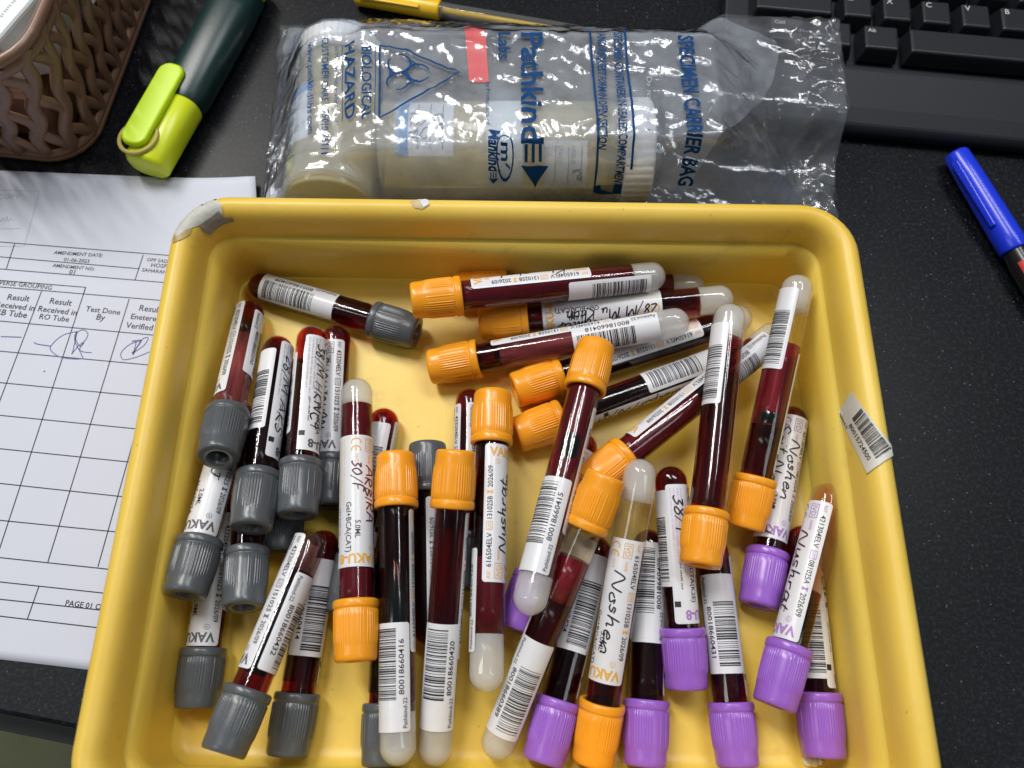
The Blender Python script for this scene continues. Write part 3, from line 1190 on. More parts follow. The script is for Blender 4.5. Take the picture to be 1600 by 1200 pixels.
KINDW = {'O': 'orange', 'G': 'grey', 'P': 'purple'}
GROUP = {'O': 'orange-capped blood tubes', 'G': 'grey-capped blood tubes', 'P': 'purple-capped blood tubes'}
RS = random.Random(11)

# end of cap, tip of the round bottom (mm); (angle of the label's REF edge, start), barcode (angle, start, flip, number),
# contents from the tip, hand lettering [(text, u, v, height, width, ink)], label
N = '800186604'
TUBES = {
    'G1': ((-40.1, 133.0, 10.9), (-114.3, 156.9, 10.0), (85, 6), (-12, 8, 1, N + '09'), [('dark', 0, 62)], [], 'grey-capped tube lying across the back left corner of the tray, round end left'),
    'G2': ((-105.1, 70.4, 41.2), (-112.3, 146.7, 9.3), (25, 4), (-82, 8, 0, '80018660390'), [('dark', 0, 22), ('rose', 22.1, 62)], [], 'leftmost raised grey-capped tube with rosy lower half, leaning along the left wall'),
    'G3': ((-92.8, 46.5, 34.1), (-95.7, 127.6, 17.8), (156, 5), (71, 9, 0, N + '17'), [('deep', 0, 62)], [('28/M AKS', 6, 2.4, 4.0, 34, 'pen')], 'grey-capped tube lettered 28/M, between the leftmost tube and the one lettered 38/M'),
    'G4': ((-78.3, 52.0, 29.1), (-82.2, 131.8, 18.7), (-174, 7), (118, 14, 0, N + '21'), [('dark', 0, 62)], [('38/M HKNC4', 4, 4.6, 4.2, 37, 'pen')], 'grey-capped tube lettered 38/M in bold black marker, its label facing up'),
    'G5': ((-71.8, 58.9, 10.9), (-74.8, 136.6, 9.3), (-35, 9), None, [('dark', 0, 62)], [('SHAHJAHAN', 8, 12.2, 3.0, 32, 'pen')], 'grey-capped tube with neat capital hand lettering, beside the tube lettered 38/M'),
    'G6': ((-113.4, 23.5, 33.0), (-108.3, 100.3, 18.3), (-50, 9), None, [('rose', 0, 40), ('amber', 40.1, 62)], [('ARJ', 14, 12.4, 3.6, 14, 'pen')], 'grey-capped tube with cap hole showing against the middle of the left tray wall'),
    'G7': ((-112.8, -13.5, 10.9), (-113.0, 64.8, 9.3), (-45, 9), None, [('dark', 0, 62)], [('M', 30, 11.6, 3.0, 3, 'pen')], 'grey-capped tube lying lowest at the front left corner of the tray'),
    'G8': ((-94.9, 19.9, 26.3), (-104.2, 99.3, 9.3), (90, 6), None, [('deep', 0, 62)], [], 'grey-capped tube almost hidden under the tube lettered 28/M, cap showing'),
    'G9': ((-88.7, 41.7, 10.9), (-88.6, 122.0, 9.3), (90, 6), None, [('deep', 0, 62)], [], 'grey-capped tube buried on the tray floor, dim cap below the tube lettered 38/M'),
    'G10': ((-93.6, -26.0, 33.7), (-73.3, 48.2, 20.7), (22, 4), (-62, 18, 0, N + '32'), [('smoke', 2, 17), ('deep', 17.1, 62)], [], 'slanting grey-capped tube with barcode 80018660432, clear rosy round end'),
    'G11': ((-78.7, -28.9, 10.9), (-72.1, 50.3, 9.3), (95, 6), (-3, 12, 0, N + '14'), [('dark', 0, 62)], [], 'grey-capped tube with barcode 80018660414 facing up at the front of the tray'),
    'G12': ((-61.7, 19.0, 11.1), (-51.4, 99.9, 9.3), (121, 6), (38, 8, 0, '80018660396'), [('dark', 0, 62)], [], 'grey-capped tube under the 30/F tube, round amber end showing'),
    'G13': ((-17.2, 27.9, 10.9), (-17.2, 108.2, 9.3), (35, 8), (-55, 8, 0, N + '30'), [('dark', 0, 62)], [], 'grey-capped tube with only its round end showing behind a straight orange cap'),
    'G14': ((-33.9, 84.3, 10.9), (-30.2, 7.5, 9.3), (-8, 7), None, [('deep', 0, 62)], [], 'grey-capped tube wedged between two orange caps, cap towards the back'),
    'G15': ((-45.1, -31.9, 10.9), (-45.9, 45.7, 9.3), (90, 6), None, [('deep', 0, 62)], [], 'grey-capped tube hidden under barcode 80018660416, sliver of cap at the front'),
    'O1': ((-40.5, 138.9, 29.3), (63.7, 152.9, 24.9), (20, 33), (-58, 8, 1, N + '25'), [('red', 15.1, 90)], [('Khurshid', 9, 12.5, 5.0, 28, 'pen')], 'rearmost orange-capped tube lying crosswise on top, cap over the grey cap'),
    'O2': ((-23.2, 153.6, 10.9), (84.1, 155.6, 9.3), (30, 33), None, [('red', 15.1, 90)], [], 'orange-capped tube mostly hidden against the back wall'),
    'O3': ((-13.6, 137.7, 10.9), (92.6, 144.6, 20.2), (-109, 31), None, [('dark', 15.1, 90)], [('28/M Mu Khan', 2, 8.2, 4.4, 38, 'pen'), ('Vipin Kumar', 8, 12.8, 4.4, 36, 'pen')], 'crosswise orange-capped tube lettered 28/M with its label facing up'),
    'O4': ((-34.1, 117.3, 10.9), (72.1, 132.4, 25.0), (40, 31), (-4, 13, 0, N + '18'), [('rose', 16.1, 78), ('deep', 78.1, 93)], [('Soning', 12, 12.8, 5.0, 30, 'pen')], 'crosswise orange-capped tube with dark clot at its cap and pale rosy middle'),
    'O5': ((0.8, 107.1, 10.9), (102.4, 142.0, 9.3), (-22, 25), None, [('deep', 15.1, 90)], [('Lia', 14, 12.5, 4.2, 16, 'pen')], 'orange-capped tube slanting under the upright barcode 80018660415 tube, nearer the back of two'),
    'O6': ((1.6, 87.9, 10.9), (99.8, 125.5, 9.3), (131, 27), (42, 15, 0, N + '11'), [('deep', 15.1, 90)], [('Mulokpur/70/M', 3, 2.0, 3.6, 44, 'pen')], 'orange-capped tube slanting on the tray floor, lettered along its near side'),
    'O7': ((28.0, 64.6, 21.6), (110.7, 130.1, 20.6), (25, 32), (-24, 10, 0, N + '22'), [('deep', 15.1, 50), ('red', 50.1, 92)], [('Arva', 12, 12.5, 4.0, 18, 'pen')], 'orange-capped tube lying diagonally, crossed by two tubes with milky ends'),
    'O8': ((33.2, 119.4, 30.2), (4.7, 16.7, 36.6), (50, 30), (-27, 14, 0, N + '15'), [('red', 14.1, 92)], [], 'topmost orange-capped tube in the middle with barcode 80018660415'),
    'O9': ((66.5, 33.9, 31.0), (86.4, 134.6, 34.5), (86, 34), (63, 11, 0, N + '12'), [('dark', 16.1, 92)], [], 'raised orange-capped tube with cap towards the camera and bare barcode at its milky end'),
    'O10': ((87.6, 49.4, 17.3), (114.2, 146.1, 37.5), (101, 34), (58, 8, 0, N + '13'), [('serum', 16.1, 31), ('scarlet', 31.1, 66), ('dark', 66.1, 92)], [], 'orange-capped tube with clear serum and black clot, leaning on the right end of back wall'),
    'O11': ((-54.2, 2.1, 24.7), (-61.9, 108.4, 20.9), (-98, 26), None, [('red', 12.1, 92)], [('ARBIRA', 12, 14.2, 3.8, 22, 'redpen'), ('30/F', 10, 9.0, 3.8, 12, 'redpen')], 'orange-capped tube lettered 30/F in maroon ink, milky end towards the back'),
    'O12': ((-44.4, 76.7, 22.9), (-38.1, -31.0, 22.6), (45, 36), (-25, 11, 0, N + '16'), [('deep', 17.1, 92)], [], 'orange-capped tube with barcode 80018660416, cap towards the back'),
    'O13': ((-20.6, 75.4, 33.2), (-27.2, -32.2, 10.7), (52, 36), (-5, 13, 0, N + '20'), [('dark', 17.1, 92)], [], 'orange-capped tube with barcode 80018660420 facing up'),
    'O14': ((-7.6, 102.1, 21.9), (-9.0, -8.1, 22.3), (-22, 36), (-108, 13, 0, N + '26'), [('red', 19.1, 45), ('deep', 45.1, 92)], [('Nushrat', 10, 12.0, 4.2, 27, 'pen')], 'orange-capped tube lying straight with handwritten label up and milky end at front'),
    'O15': ((34.1, 65.2, 37.5), (-7.1, -29.8, 9.5), (100, 34), (-4, 10, 1, '80018660389'), [('dark', 20.1, 60), ('scarlet', 60.1, 76), ('serum', 76.1, 92)], [], 'slanting orange-capped tube with barcode 80018660389 at its milky front end'),
    'O16': ((28.1, -31.0, 10.9), (48.2, 72.7, 32.4), (-58, 30), None, [('serum', 16.1, 33), ('deep', 33.1, 92)], [('Noshen', 11, 11.6, 4.6, 30, 'pen')], 'orange-capped tube at the front with its cap among the purple caps'),
    'P1': ((1.1, 13.1, 10.9), (30.5, 89.0, 9.3), (-70, 8), None, [('dark', 0, 62)], [], 'purple-capped tube hidden under the slanting orange ones, half its cap showing'),
    'P2': ((10.7, -31.0, 10.9), (34.1, 47.7, 9.3), (100, 8), (3, 8, 0, N + '24'), [('deep', 0, 62)], [], 'leftmost purple-capped tube at the tray front, with barcode 80018660424'),
    'P3': ((46.4, -32.1, 10.9), (53.3, 50.6, 9.3), (100, 8), (0, 6, 1, N + '00'), [('deep', 0, 62)], [], 'purple-capped tube with barcode 80018660400, right of the front orange cap'),
    'P4': ((62.3, -6.9, 13.8), (60.3, 72.7, 21.8), (-174, 8), (82, 10, 0, N + '03'), [('deep', 0, 62)], [('38/F', 4, 3.2, 4.0, 16, 'pen')], 'purple-capped tube lettered 38/F, its cap short of the front row of caps'),
    'P5': ((78.7, -32.2, 10.9), (76.7, 47.7, 9.3), (100, 8), (-2, 15, 0, N + '31'), [('dark', 0, 62)], [], 'purple-capped tube with barcode 80018660431, under the raised orange cap'),
    'P6': ((91.7, 21.5, 10.9), (115.8, 100.5, 9.3), (-82, 6), None, [('dark', 0, 62)], [('Noshen', 10, 13.6, 4.2, 25, 'pen'), ('Sait Nourshad', 4, 8.4, 4.2, 44, 'pen')], 'rearmost purple-capped tube, with two lines of handwriting on its upturned label'),
    'P7': ((90.3, -12.4, 21.0), (120.8, 65.2, 22.6), (-22, 9), None, [('amber', 0, 10), ('amber', 10.1, 40), ('deep', 40.1, 62)], [('Nushrat', 11, 11.8, 4.4, 30, 'pen')], 'slanting purple-capped tube on top at the right, amber round end'),
    'P8': ((109.2, -29.4, 10.9), (112.2, 52.1, 9.3), (131, 8), (18, 20, 0, N + '33'), [('dark', 0, 62)], [('Sait', 4, 3.0, 3.4, 20, 'pen')], 'rightmost purple-capped tube, under the slanting one with amber end'),
}


def place_tube(key, cap_end, tip, maker, bar, fill, hand, label):
    kind = key[0]
    c, t = Vector(cap_end), Vector(tip)
    L = LEN[kind]
    z = (c - t)
    real = z.length
    z.normalize()
    x = CAMP - (c + t) / 2
    x = (x - z * x.dot(z)).normalized()
    y = z.cross(x)
    root = thing('blood_tube', label, 'blood tube', (0, 0, 0), GROUP[kind])
    root.matrix_world = Matrix.Translation(t * MM) @ Matrix(((x.x, y.x, z.x), (x.y, y.y, z.y), (x.z, y.z, z.z))).to_4x4() @ Matrix.Diagonal((1, 1, real / L, 1))
    put('tube_wall', WALL[kind], root)
    cp = put('cap', CAP[kind], root)
    cp.rotation_euler = (0, 0, RS.uniform(0, 6.28))
    gend = 0
    if kind == 'O':
        gend = min(f[1] for f in fill) - 0.1
        put('gel_plug', gel(gend), root)
    for m, s0, s1 in fill:
        nm = {'serum': 'serum', 'amber': 'serum'}.get(m, 'blood')
        kk = (m, s0, s1)
        if kk not in FILLS:
            FILLS[kk] = fill_mesh(nm, s0, s1, M[m])
        put(nm, FILLS[kk], root)
    if maker:
        e, s0 = maker
        lb = put('label', LAB[kind], root, (0, 0, s0))
        lb.rotation_euler = (0, 0, rad(e))
        put('printed_text', LABP[kind], lb)
        if hand:
            a = Art()
            for i, (s, u, v, h, w, ink) in enumerate(hand):
                handwrite(a, s, u, v, h, M[ink], 0.58, w, len(s) * 7 + i)
            a.cut(None, 0.8)
            put('handwriting', a.build('handwriting', wrap(RT + .16, vref=LC)), lb)
    if bar:
        th, s0, fl, num = bar
        lb = put('barcode_label', BLAB[bool(fl)], root, (0, 0, s0 + (BARL if fl else 0)))
        lb.rotation_euler = (0, 0, rad(th))
        put('barcode', bar_art(num).build('barcode', wrap(RT + .17, flip=bool(fl), vref=BARH / 2)), lb)
    if key in ('O10', 'O8', 'O12'):
        zz, ln = {'O10': (63, 7), 'O8': (62, 15), 'O12': (50, 20)}[key]
        me = lathe_mesh('blood_clot', [(0, -ln)] + [(3.6 * math.sin(rad(q)), -ln * math.cos(rad(q))) for q in range(20, 180, 20)] + [(0, ln)], M['clot'], 24)
        ct = put('blood_clot', me, root, (3.95, 0, zz))
        ct.scale = (0.6, 1.05, 1)
    return root


for k, a in TUBES.items():
    place_tube(k, *a)

# pale crumbs behind the last purple cap
for i, (px, py, r) in enumerate(((1262, 1189, 1.7), (1272, 1191, 1.5), (1281, 1190, 1.2))):
    p = unp(px, py, 4.5)
    o = put('gel_crumb', lathe_mesh('gel_crumb', [(0, -r)] + [(r * math.sin(rad(q)) * 1.1, -r * math.cos(rad(q))) for q in range(20, 180, 20)] + [(0, r)], M['label'], 16), None, (p.x, p.y, 3.0 + r))
    tag(o, 'one of three pale crumbs on the tray floor beneath the rightmost purple cap', 'crumb', 'pale crumbs in the tray')


# ------------------------------------------------------------------ keyboard
KA = rad(-6.7)
kx, ky = Vector((math.cos(KA), math.sin(KA), 0)), Vector((-math.sin(KA), math.cos(KA), 0))
KO = unp(1313, 205, 6)
KO.z = 0
kb = thing('keyboard', 'black computer keyboard with white letters at the right behind the bag', 'keyboard', KO)
kb.rotation_euler = (0, 0, KA)


def kloc(px, py, z):
    p = unp(px, py, z) - KO
    return p.dot(kx), p.dot(ky)


kl = kloc(1135, 60, 14)[0]
palm_back = kloc(1450, 112, 16)[1]
# case: palm rest then a well for the keys
KW = 300.0
prof = [(0, 2), (0, 6), (2, 9), (10, 12), (palm_back - 4, 17), (palm_back - 1, 17), (palm_back, 15.5), (palm_back + .5, 9), (palm_back + 130, 13), (palm_back + 131, 20), (palm_back + 160, 20), (palm_back + 160, 2)]
vs = [(kl, y, z) for y, z in prof] + [(kl + KW, y, z) for y, z in prof]
n = len(prof)
fs = [tuple(range(n)), tuple(range(2 * n - 1, n - 1, -1))] + [(i, (i + 1) % n, n + (i + 1) % n, n + i) for i in range(n)]
case = put('case', fix_normals(mesh('case', vs, fs, M['keybase'], smooth=False)), kb)
bevel(case, 1.2, 2)
y1 = kloc(1500, 66, 20)[1]
PITCH = 19.0


def key(cx, cy, w, legend=None, dep=16.5, lsize=3.0, wide=False):
    me = box_mesh('key', w - 1.4, dep + 1.2, 8.5, M['key'], taper=2.0)
    o = put('key', me, kb, (cx, cy, 10.5))
    bevel(o, 1.0, 3)
    if legend:
        a = Art()
        a.text(legend, -w / 2 + 4.0, dep / 2 - 5.6, lsize, M['keytext'], 0.005)
        put('legend', a.build('legend', lambda u, v: (u, v, 8.54)), o)
    return o


ax_, _ = kloc(1378, 55, 19)
key(ax_, y1, 21, 'Alt', lsize=2.2)
key(ax_ - 22.5, y1, 21, None)
key(ax_ - 45, y1, 21, 'Ctrl', lsize=2.2)
sx0 = ax_ + 11.3
key(sx0 + 56, y1, 112)
y2 = y1 + PITCH
cxx, _ = kloc(1463, 8, 19)
for i, ch in enumerate('ZXCVBNM'):
    if kl + 8 < cxx + (i - 2) * PITCH < kl + KW - 12:
        key(cxx + (i - 2) * PITCH, y2, PITCH - .6, ch)
key(cxx - 2 * PITCH - 31, y2, 42, 'Shift', lsize=2.2)
for i, ch in enumerate('ASDFGHJ'):
    key(cxx + (i - 2) * PITCH - 9, y2 + PITCH, PITCH - .6, ch)

# ------------------------------------------------------------------ sample jars in their plastic bag
X0 = unp(430, 150, 20).x
JX0, JX1 = unp(592, 200, 40).x, unp(1022, 200, 40).x
J2 = dict(x0=JX0, x1=JX1, y=215.0, r=22.5, z=24.0)
J1 = dict(x=unp(512, 150, 40).x, y0=188.0, y1=272.0, r=20.5, z=22.0)
BAGC = [unp(437, 38, 3), unp(1312, 28, 23), unp(1312, 326, 4), unp(412, 312, 4)]
BAGC[3].y = 180.0
BAGC[2].y = 196.0


def bag_uv(x, y):
    """rough inverse of the bag's quad"""
    yb = BAGC[3].y + (BAGC[2].y - BAGC[3].y) * (x - BAGC[3].x) / (BAGC[2].x - BAGC[3].x)
    yt = BAGC[0].y + (BAGC[1].y - BAGC[0].y) * (x - BAGC[0].x) / (BAGC[1].x - BAGC[0].x)
    v = (y - yb) / (yt - yb)
    xl = BAGC[3].x + (BAGC[0].x - BAGC[3].x) * v
    xr = BAGC[2].x + (BAGC[1].x - BAGC[2].x) * v
    return (x - xl) / (xr - xl), v


def over_keys(x, y):
    """how high the keyboard lifts whatever lies on it"""
    p = Vector((x, y, 0)) - KO
    lx, ly = p.dot(kx), p.dot(ky)
    f = lambda q: max(0.0, min(1.0, q)) ** 2 * (3 - 2 * max(0.0, min(1.0, q)))
    return 20.5 * f((lx - kl + 26) / 24) * f((ly + 22) / 24)


def bag_h(x, y, wrinkle=True):
    u, v = bag_uv(x, y)
    dl, dr, df, db = u * 240, (1 - u) * 240, v * 118, (1 - v) * 118
    ed = min(dl, dr, df, db)
    # the blown-up body of the bag, tented over the jars
    cl = lambda q: max(0.0, min(1.0, q))
    xr, xs = unp(1245, 200, 10).x, unp(1120, 200, 40).x
    right = cl((xr - x) / (xr - xs)) ** 0.75
    body = 49.0 * cl(dl / 46) ** 0.7 * cl(df / 15) ** 0.6 * cl(db / 44) ** 0.62 * right
    j = J2
    h1 = 0
    if j['x0'] - 2 < x < j['x1'] + 2:
        dy = y - j['y']
        t = math.sqrt(j['r'] ** 2 - dy * dy) if abs(dy) < j['r'] * .8 else j['r'] * .6 - (abs(dy) - j['r'] * .8) * (2.2 if dy < 0 else .8)
        h1 = j['z'] + t + 1.8
    j = J1
    dy = max(j['y0'] - y, y - j['y1'], 0)
    dx = abs(x - j['x'])
    t = j['z'] + (math.sqrt(j['r'] ** 2 - dx * dx) if dx < j['r'] * .8 else j['r'] * .6 - (dx - j['r'] * .8) * 1.6)
    h2 = t + 1.8 - dy * (2.4 if y < j['y0'] else 1.2)
    k = 2.5
    bk = 3.0 + over_keys(x, y)
    m = max(bk, h1, h2, body)
    h = m + k * math.log(sum(math.exp((q - m) / k) for q in (bk, h1, h2, body)))  - k * 0.4
    h = min(h, bk - 1.8 + max(0, ed) * 5.0)
    if wrinkle:
        w = noise.fractal(Vector((x * .035, y * .06, 1.3)), 1.0, 2.0, 3)
        rg = 1 - abs(noise.noise(Vector((x * .05 + y * .025, y * .085, 7.7)))) * 2
        rg2 = 1 - abs(noise.noise(Vector((x * .11, y * .09 - x * .06, 3.1)))) * 2
        k = min(1, ed / 6 + .25)
        amp = 1.0 + (0.9 if x > xr else 0)
        amp *= 1.0 if x > xr else 0.55
        h += k * amp * (w * 1.3 + max(0, rg - .55) * 3.2 + max(0, rg2 - .6) * 2.2)
    return max(h, bk - 2.1)


bag = thing('plastic_bag', 'clear crumpled plastic bag with blue printing behind the yellow tray', 'plastic bag')


def sheet_between(name, hf, u0, u1, nx, ny, mat, end=None):
    vs, fs, ids = [], [], {}
    for j in range(ny + 1):
        for i in range(nx + 1):
            b = j / ny
            a = u0 + ((end(b) if end else u1) - u0) * i / nx
            p = (BAGC[3] * (1 - a) + BAGC[2] * a) * (1 - b) + (BAGC[0] * (1 - a) + BAGC[1] * a) * b
            if j in (0, ny):
                p = p + Vector((0, noise.noise(Vector((p.x * .06, j, 0))) * 2.0, 0))
            if i in (0, nx):
                p = p + Vector((noise.noise(Vector((p.y * .08, i, 0))) * 2.2, 0, 0))
            ids[(i, j)] = len(vs)
            vs.append((p.x, p.y, hf(p.x, p.y)))
    for j in range(ny):
        for i in range(nx):
            q = (ids[(i, j)], ids[(i + 1, j)], ids[(i + 1, j + 1)], ids[(i, j + 1)])
            fs.append(q)
    return mesh(name, vs, fs, mat)


put('top_film', sheet_between('top_film', bag_h, 0, 1, 200, 100, M['film']), bag)
put('bottom_film', sheet_between('bottom_film', lambda x, y: 0.5 + over_keys(x, y), 0, 1, 60, 30, M['film']), bag)


def pouch_end(b):
    # rounded end of the inner compartment: 0.72 of the bag at the front, 0.88 at the back
    return 0.70 + 0.19 * math.sin(min(1.0, b / 0.85) * math.pi / 2) ** 0.9 - (0.10 * (b - 0.85) / 0.15 if b > 0.85 else 0)


put('inner_pouch', sheet_between('inner_pouch', lambda x, y: max(0.7 + over_keys(x, y), bag_h(x, y) - 0.9), 0.015, 0.99, 190, 80, M['pouch'], pouch_end), bag)


def on_bag(px, py):
    d = ray(px, py)
    s0 = (80.0 - CAM_H) / d.z
    p = CAMP + d * s0
    for k in range(700):
        p = p + d * (0.15 / -d.z)
        u, v = bag_uv(p.x, p.y)
        if p.z < (bag_h(p.x, p.y, False) if -.02 < u < 1.02 and -.02 < v < 1.02 else 1.0):
            break
    return p


BP = Art()
blue = M['blueprint']


def bag_text(s, x, y0, y1, size, bold=0.0, slant=0.0, mat=None):
    """text running down the picture (towards the viewer), letters' tops to the right; x = baseline column in pixels"""
    a, b = on_bag(x, y0), on_bag(x, y1)
    D = Vector((b.x - a.x, b.y - a.y))
    NS_ = 80
    P_ = [a.lerp(b, k / NS_) for k in range(NS_ + 1)]
    P_ = [Vector((p.x, p.y, bag_h(p.x, p.y, False))) for p in P_]
    acc = [0.0]
    for p, q in zip(P_, P_[1:]):
        acc.append(acc[-1] + (q - p).length)
    vs, fs, w = text2d(s, size, bold)
    D.normalize()
    k = acc[-1] / w
    out = []
    for q, r in vs:
        t_ = max(0.0, min(acc[-1] - 1e-6, q * k + r * slant))
        m_ = 0
        while acc[m_ + 1] < t_:
            m_ += 1
        p = P_[m_].lerp(P_[m_ + 1], (t_ - acc[m_]) / (acc[m_ + 1] - acc[m_] or 1))
        out.append((p.x - D.y * r, p.y + D.x * r))
    BP.poly(out, fs, mat or blue)


def bag_line(pix, w=0.6, mat=None):
    pts = [on_bag(*q) for q in pix]
    out = []
    for p, q in zip(pts, pts[1:]):
        n = max(2, int((q - p).length / 2))
        out += [(p.x + (q.x - p.x) * i / n, p.y + (q.y - p.y) * i / n) for i in range(n)]
    out.append((pts[-1].x, pts[-1].y))
    BP.stroke(out, w, mat or blue, False)


bag_text('www.pathkindlabs.com', 482, 72, 212, 2.7, 0.014)
bag_text('CUSTOMER CARE : 75010 75111', 504, 62, 246, 3.0, 0.014)
bag_text('60 Micron Biodegradable Bag', 524, 75, 194, 1.7)
bag_text('HAZARD', 540, 72, 192, 4.6, 0.022)
bag_text('BIOLOGICAL', 566, 74, 190, 4.2, 0.02)
bag_line([(536, 74), (536, 194)], 0.35)
bag_line([(587, 76), (587, 190)], 0.35)
bag_line([(594, 76), (594, 189), (718, 117), (640, 84), (594, 76)], 0.9)
# biohazard trefoil
bc = on_bag(634, 117)
for q in range(3):
    aa = rad(120 * q)
    cx, cy = bc.x + 5.4 * math.cos(aa), bc.y + 5.4 * math.sin(aa)
    arc = [(cx + 4.9 * math.cos(aa + rad(t)), cy + 4.9 * math.sin(aa + rad(t))) for t in range(24, 337, 12)]
    n = len(arc)
    for i in range(n - 1):
        wd = 0.55 + 0.75 * math.sin(math.pi * (i + .5) / (n - 1))
        BP.stroke(arc[i:i + 2], wd, blue, False)
    arc = [(bc.x + 6.6 * math.cos(aa + rad(60 + t)), bc.y + 6.6 * math.sin(aa + rad(60 + t))) for t in range(-26, 27, 8)]
    BP.stroke(arc, 0.7, blue, False)
bag_text('Labs', 779, 54, 96, 5.2, 0.02)
bag_text('Pathkind', 815, 52, 226, 9.0, 0.022)
for q in range(3):
    x = 822 + 11 * q
    bag_line([(x, 228 - 0 * q), (x, 256)], 1.3)
a, b, c = on_bag(814, 262), on_bag(857, 262), on_bag(836, 296)
BP.poly([(a.x, a.y), (b.x, b.y), (c.x, c.y)], [(0, 1, 2)], blue)
bag_text('by Promoters of', 760, 130, 198, 1.7, 0.004)
bag_text('Mankind', 764, 204, 270, 4.6, 0.035, 0.15)
for q in range(3):
    bag_line([(767 + 4 * q, 272), (767 + 4 * q, 281)], 0.45)
a, b, c = on_bag(764, 282), on_bag(779, 282), on_bag(771, 290)
BP.poly([(a.x, a.y), (b.x, b.y), (c.x, c.y)], [(0, 1, 2)], blue)
m0 = on_bag(789, 244)
BP.stroke([(m0.x + 3.4 * math.cos(rad(t)), m0.y + 5.2 * math.sin(rad(t))) for t in range(0, 361, 20)], 0.6, blue, False)
BP.text('m', m0.x - 1.6, m0.y + 2.8, 4.0, blue, 0.02, rot=-90)
bag_line([(790, 258), (797, 266)], 0.5)
bag_text('SPECIMEN CONTAINERS IN SEALED COMPARTMENT', 958, 56, 292, 3.6, 0.024)
bag_text('AND REQUEST FORM IN OPEN SECTION', 933, 56, 236, 3.6, 0.024)
bag_line([(920, 50), (928, 299), (980, 299), (973, 50)], 1.0)
bag_text('SPECIMEN CARRIER BAG', 1058, 60, 293, 6.4, 0.03)
bag_text('Do not Pack if', 1010, 120, 210, 2.2, 0.0, mat=M['faint'])
for q in range(2):
    x = 462 + 9 * q
    p0, p1 = on_bag(x, 60 + 20 * q), on_bag(x, 236)
    b0 = len(BP.v)
    t = Art()
    t.dashes(0, p0.y - p1.y, 0, 1.1, blue, 40 + q)
    BP.poly([(p0.x + v, p0.y - u) for u, v in t.v], t.f, blue)
BP.cut(1.2, 1.2)
put('printed_text', BP.build('bag_print', lambda u, v: (u, v, bag_h(u, v) + 0.9)), bag)
# red tape strip on the bag's far edge
RB = Art()
q = [on_bag(726, 43), on_bag(757, 43), on_bag(764, 128), on_bag(733, 128)]
RB.poly([(p.x, p.y) for p in q], [(0, 1, 2, 3)], M['redband'])
RB.cut(2.0, 2.0)
put('red_tape', RB.build('red_tape', lambda u, v: (u, v, bag_h(u, v) - 0.3)), bag)


def sample_jar(label, L, r, lidl, liquid=0.55):
    """jar along +X from its base at 0 to its lid at L, axis at z = 0"""
    t = thing('sample_jar', label, 'sample jar', (0, 0, 0), 'sample jars in the bag')
    body = lathe_mesh('jar_body', [(0, 0), (r * .9, 0), (r * .95, .8), (r * .95, L - lidl - 4), (r * .88, L - lidl - 2), (r * .86, L - lidl + 3)], M['jar'], 56)
    b = put('jar_body', body, t)
    lid = lathe_mesh('lid', [(r * .9, L - lidl), (r, L - lidl + .4), (r, L - 1.2), (r * .95, L), (0, L)], M['lid'], 120,
                     lambda k, a, rr: rr + (0.25 * math.sin(a * 40) if k in (1, 2) else 0))
    l_ = put('lid', lid, t)
    liq = lathe_mesh('sample', [(0, 1.2), (r * .88, 1.2), (r * .88, L - lidl - 6), (0, L - lidl - 6)], M['urine'], 48)
    bm = bmesh.new()
    bm.from_mesh(liq)
    bmesh.ops.bisect_plane(bm, geom=bm.verts[:] + bm.edges[:] + bm.faces[:], plane_co=(r * 0.1 * MM, 0, 0), plane_no=(1, 0, 0), clear_outer=True)
    ed = [e for e in bm.edges if len(e.link_faces) == 1]
    bmesh.ops.holes_fill(bm, edges=ed)
    bm.to_mesh(liq)
    bm.free()
    q_ = put('sample', liq, t)
    return t


def jar_label(t, r, z0, z1, a0, a1, art_fn):
    a = Art()
    a.rect(0, 0, z1 - z0, rad(a1 - a0) * r, M['tag'])
    a.cut(None, 1.0)

    def f(dr):
        return lambda u, v: ((r + dr) * math.cos(rad(a0) + v / r), (r + dr) * math.sin(rad(a0) + v / r), z0 + u)
    lb = put('label', fix_normals(a.build('label', f(0.1))), t)
    b = Art()
    art_fn(b, z1 - z0, rad(a1 - a0) * r)
    b.cut(None, 1.0)
    put('printed_text', b.build('jar_print', f(0.22)), lb)


# jar along X: local Z -> world +X, local X -> world up
t = sample_jar('white-lidded sample jar lying crosswise on the right inside the bag', J2['x1'] - J2['x0'], J2['r'], 13)
t.matrix_world = Matrix.Translation(Vector((J2['x0'], J2['y'], J2['z'])) * MM) @ Matrix(((0, 0, 1), (0, 1, 0), (1, 0, 0))).to_4x4() @ Matrix.Diagonal((1, -1, 1, 1))


def jl(b, L, H):
    # z runs along the jar; v round it
    b.rect(0, 0, 5, H, M['tagblue'])
    b.text('SPECIMEN CONTAINER', 1.4, 1.5, 2.3, M['tag'], 0.01, rot=90, fitw=H - 3)
    for q in range(3):
        b.rect(9 + 5.2 * q, 2, 9.3 + 5.2 * q, H - 3, M['ink'])
    for q, s in enumerate(('Ukh', '60', 'Cha')):
        tmp = Art()
        handwrite(tmp, {'Ukh': 'ush', '60': '70', 'Cha': 'Cha'}[s] if s != '60' else '70', 0, 0, 4.6, M['pen'], 0.45, 13, q + 2)
        b.poly([(9 + 5.2 * q - v, 8 + u) for u, v in tmp.v], tmp.f, M['pen'])


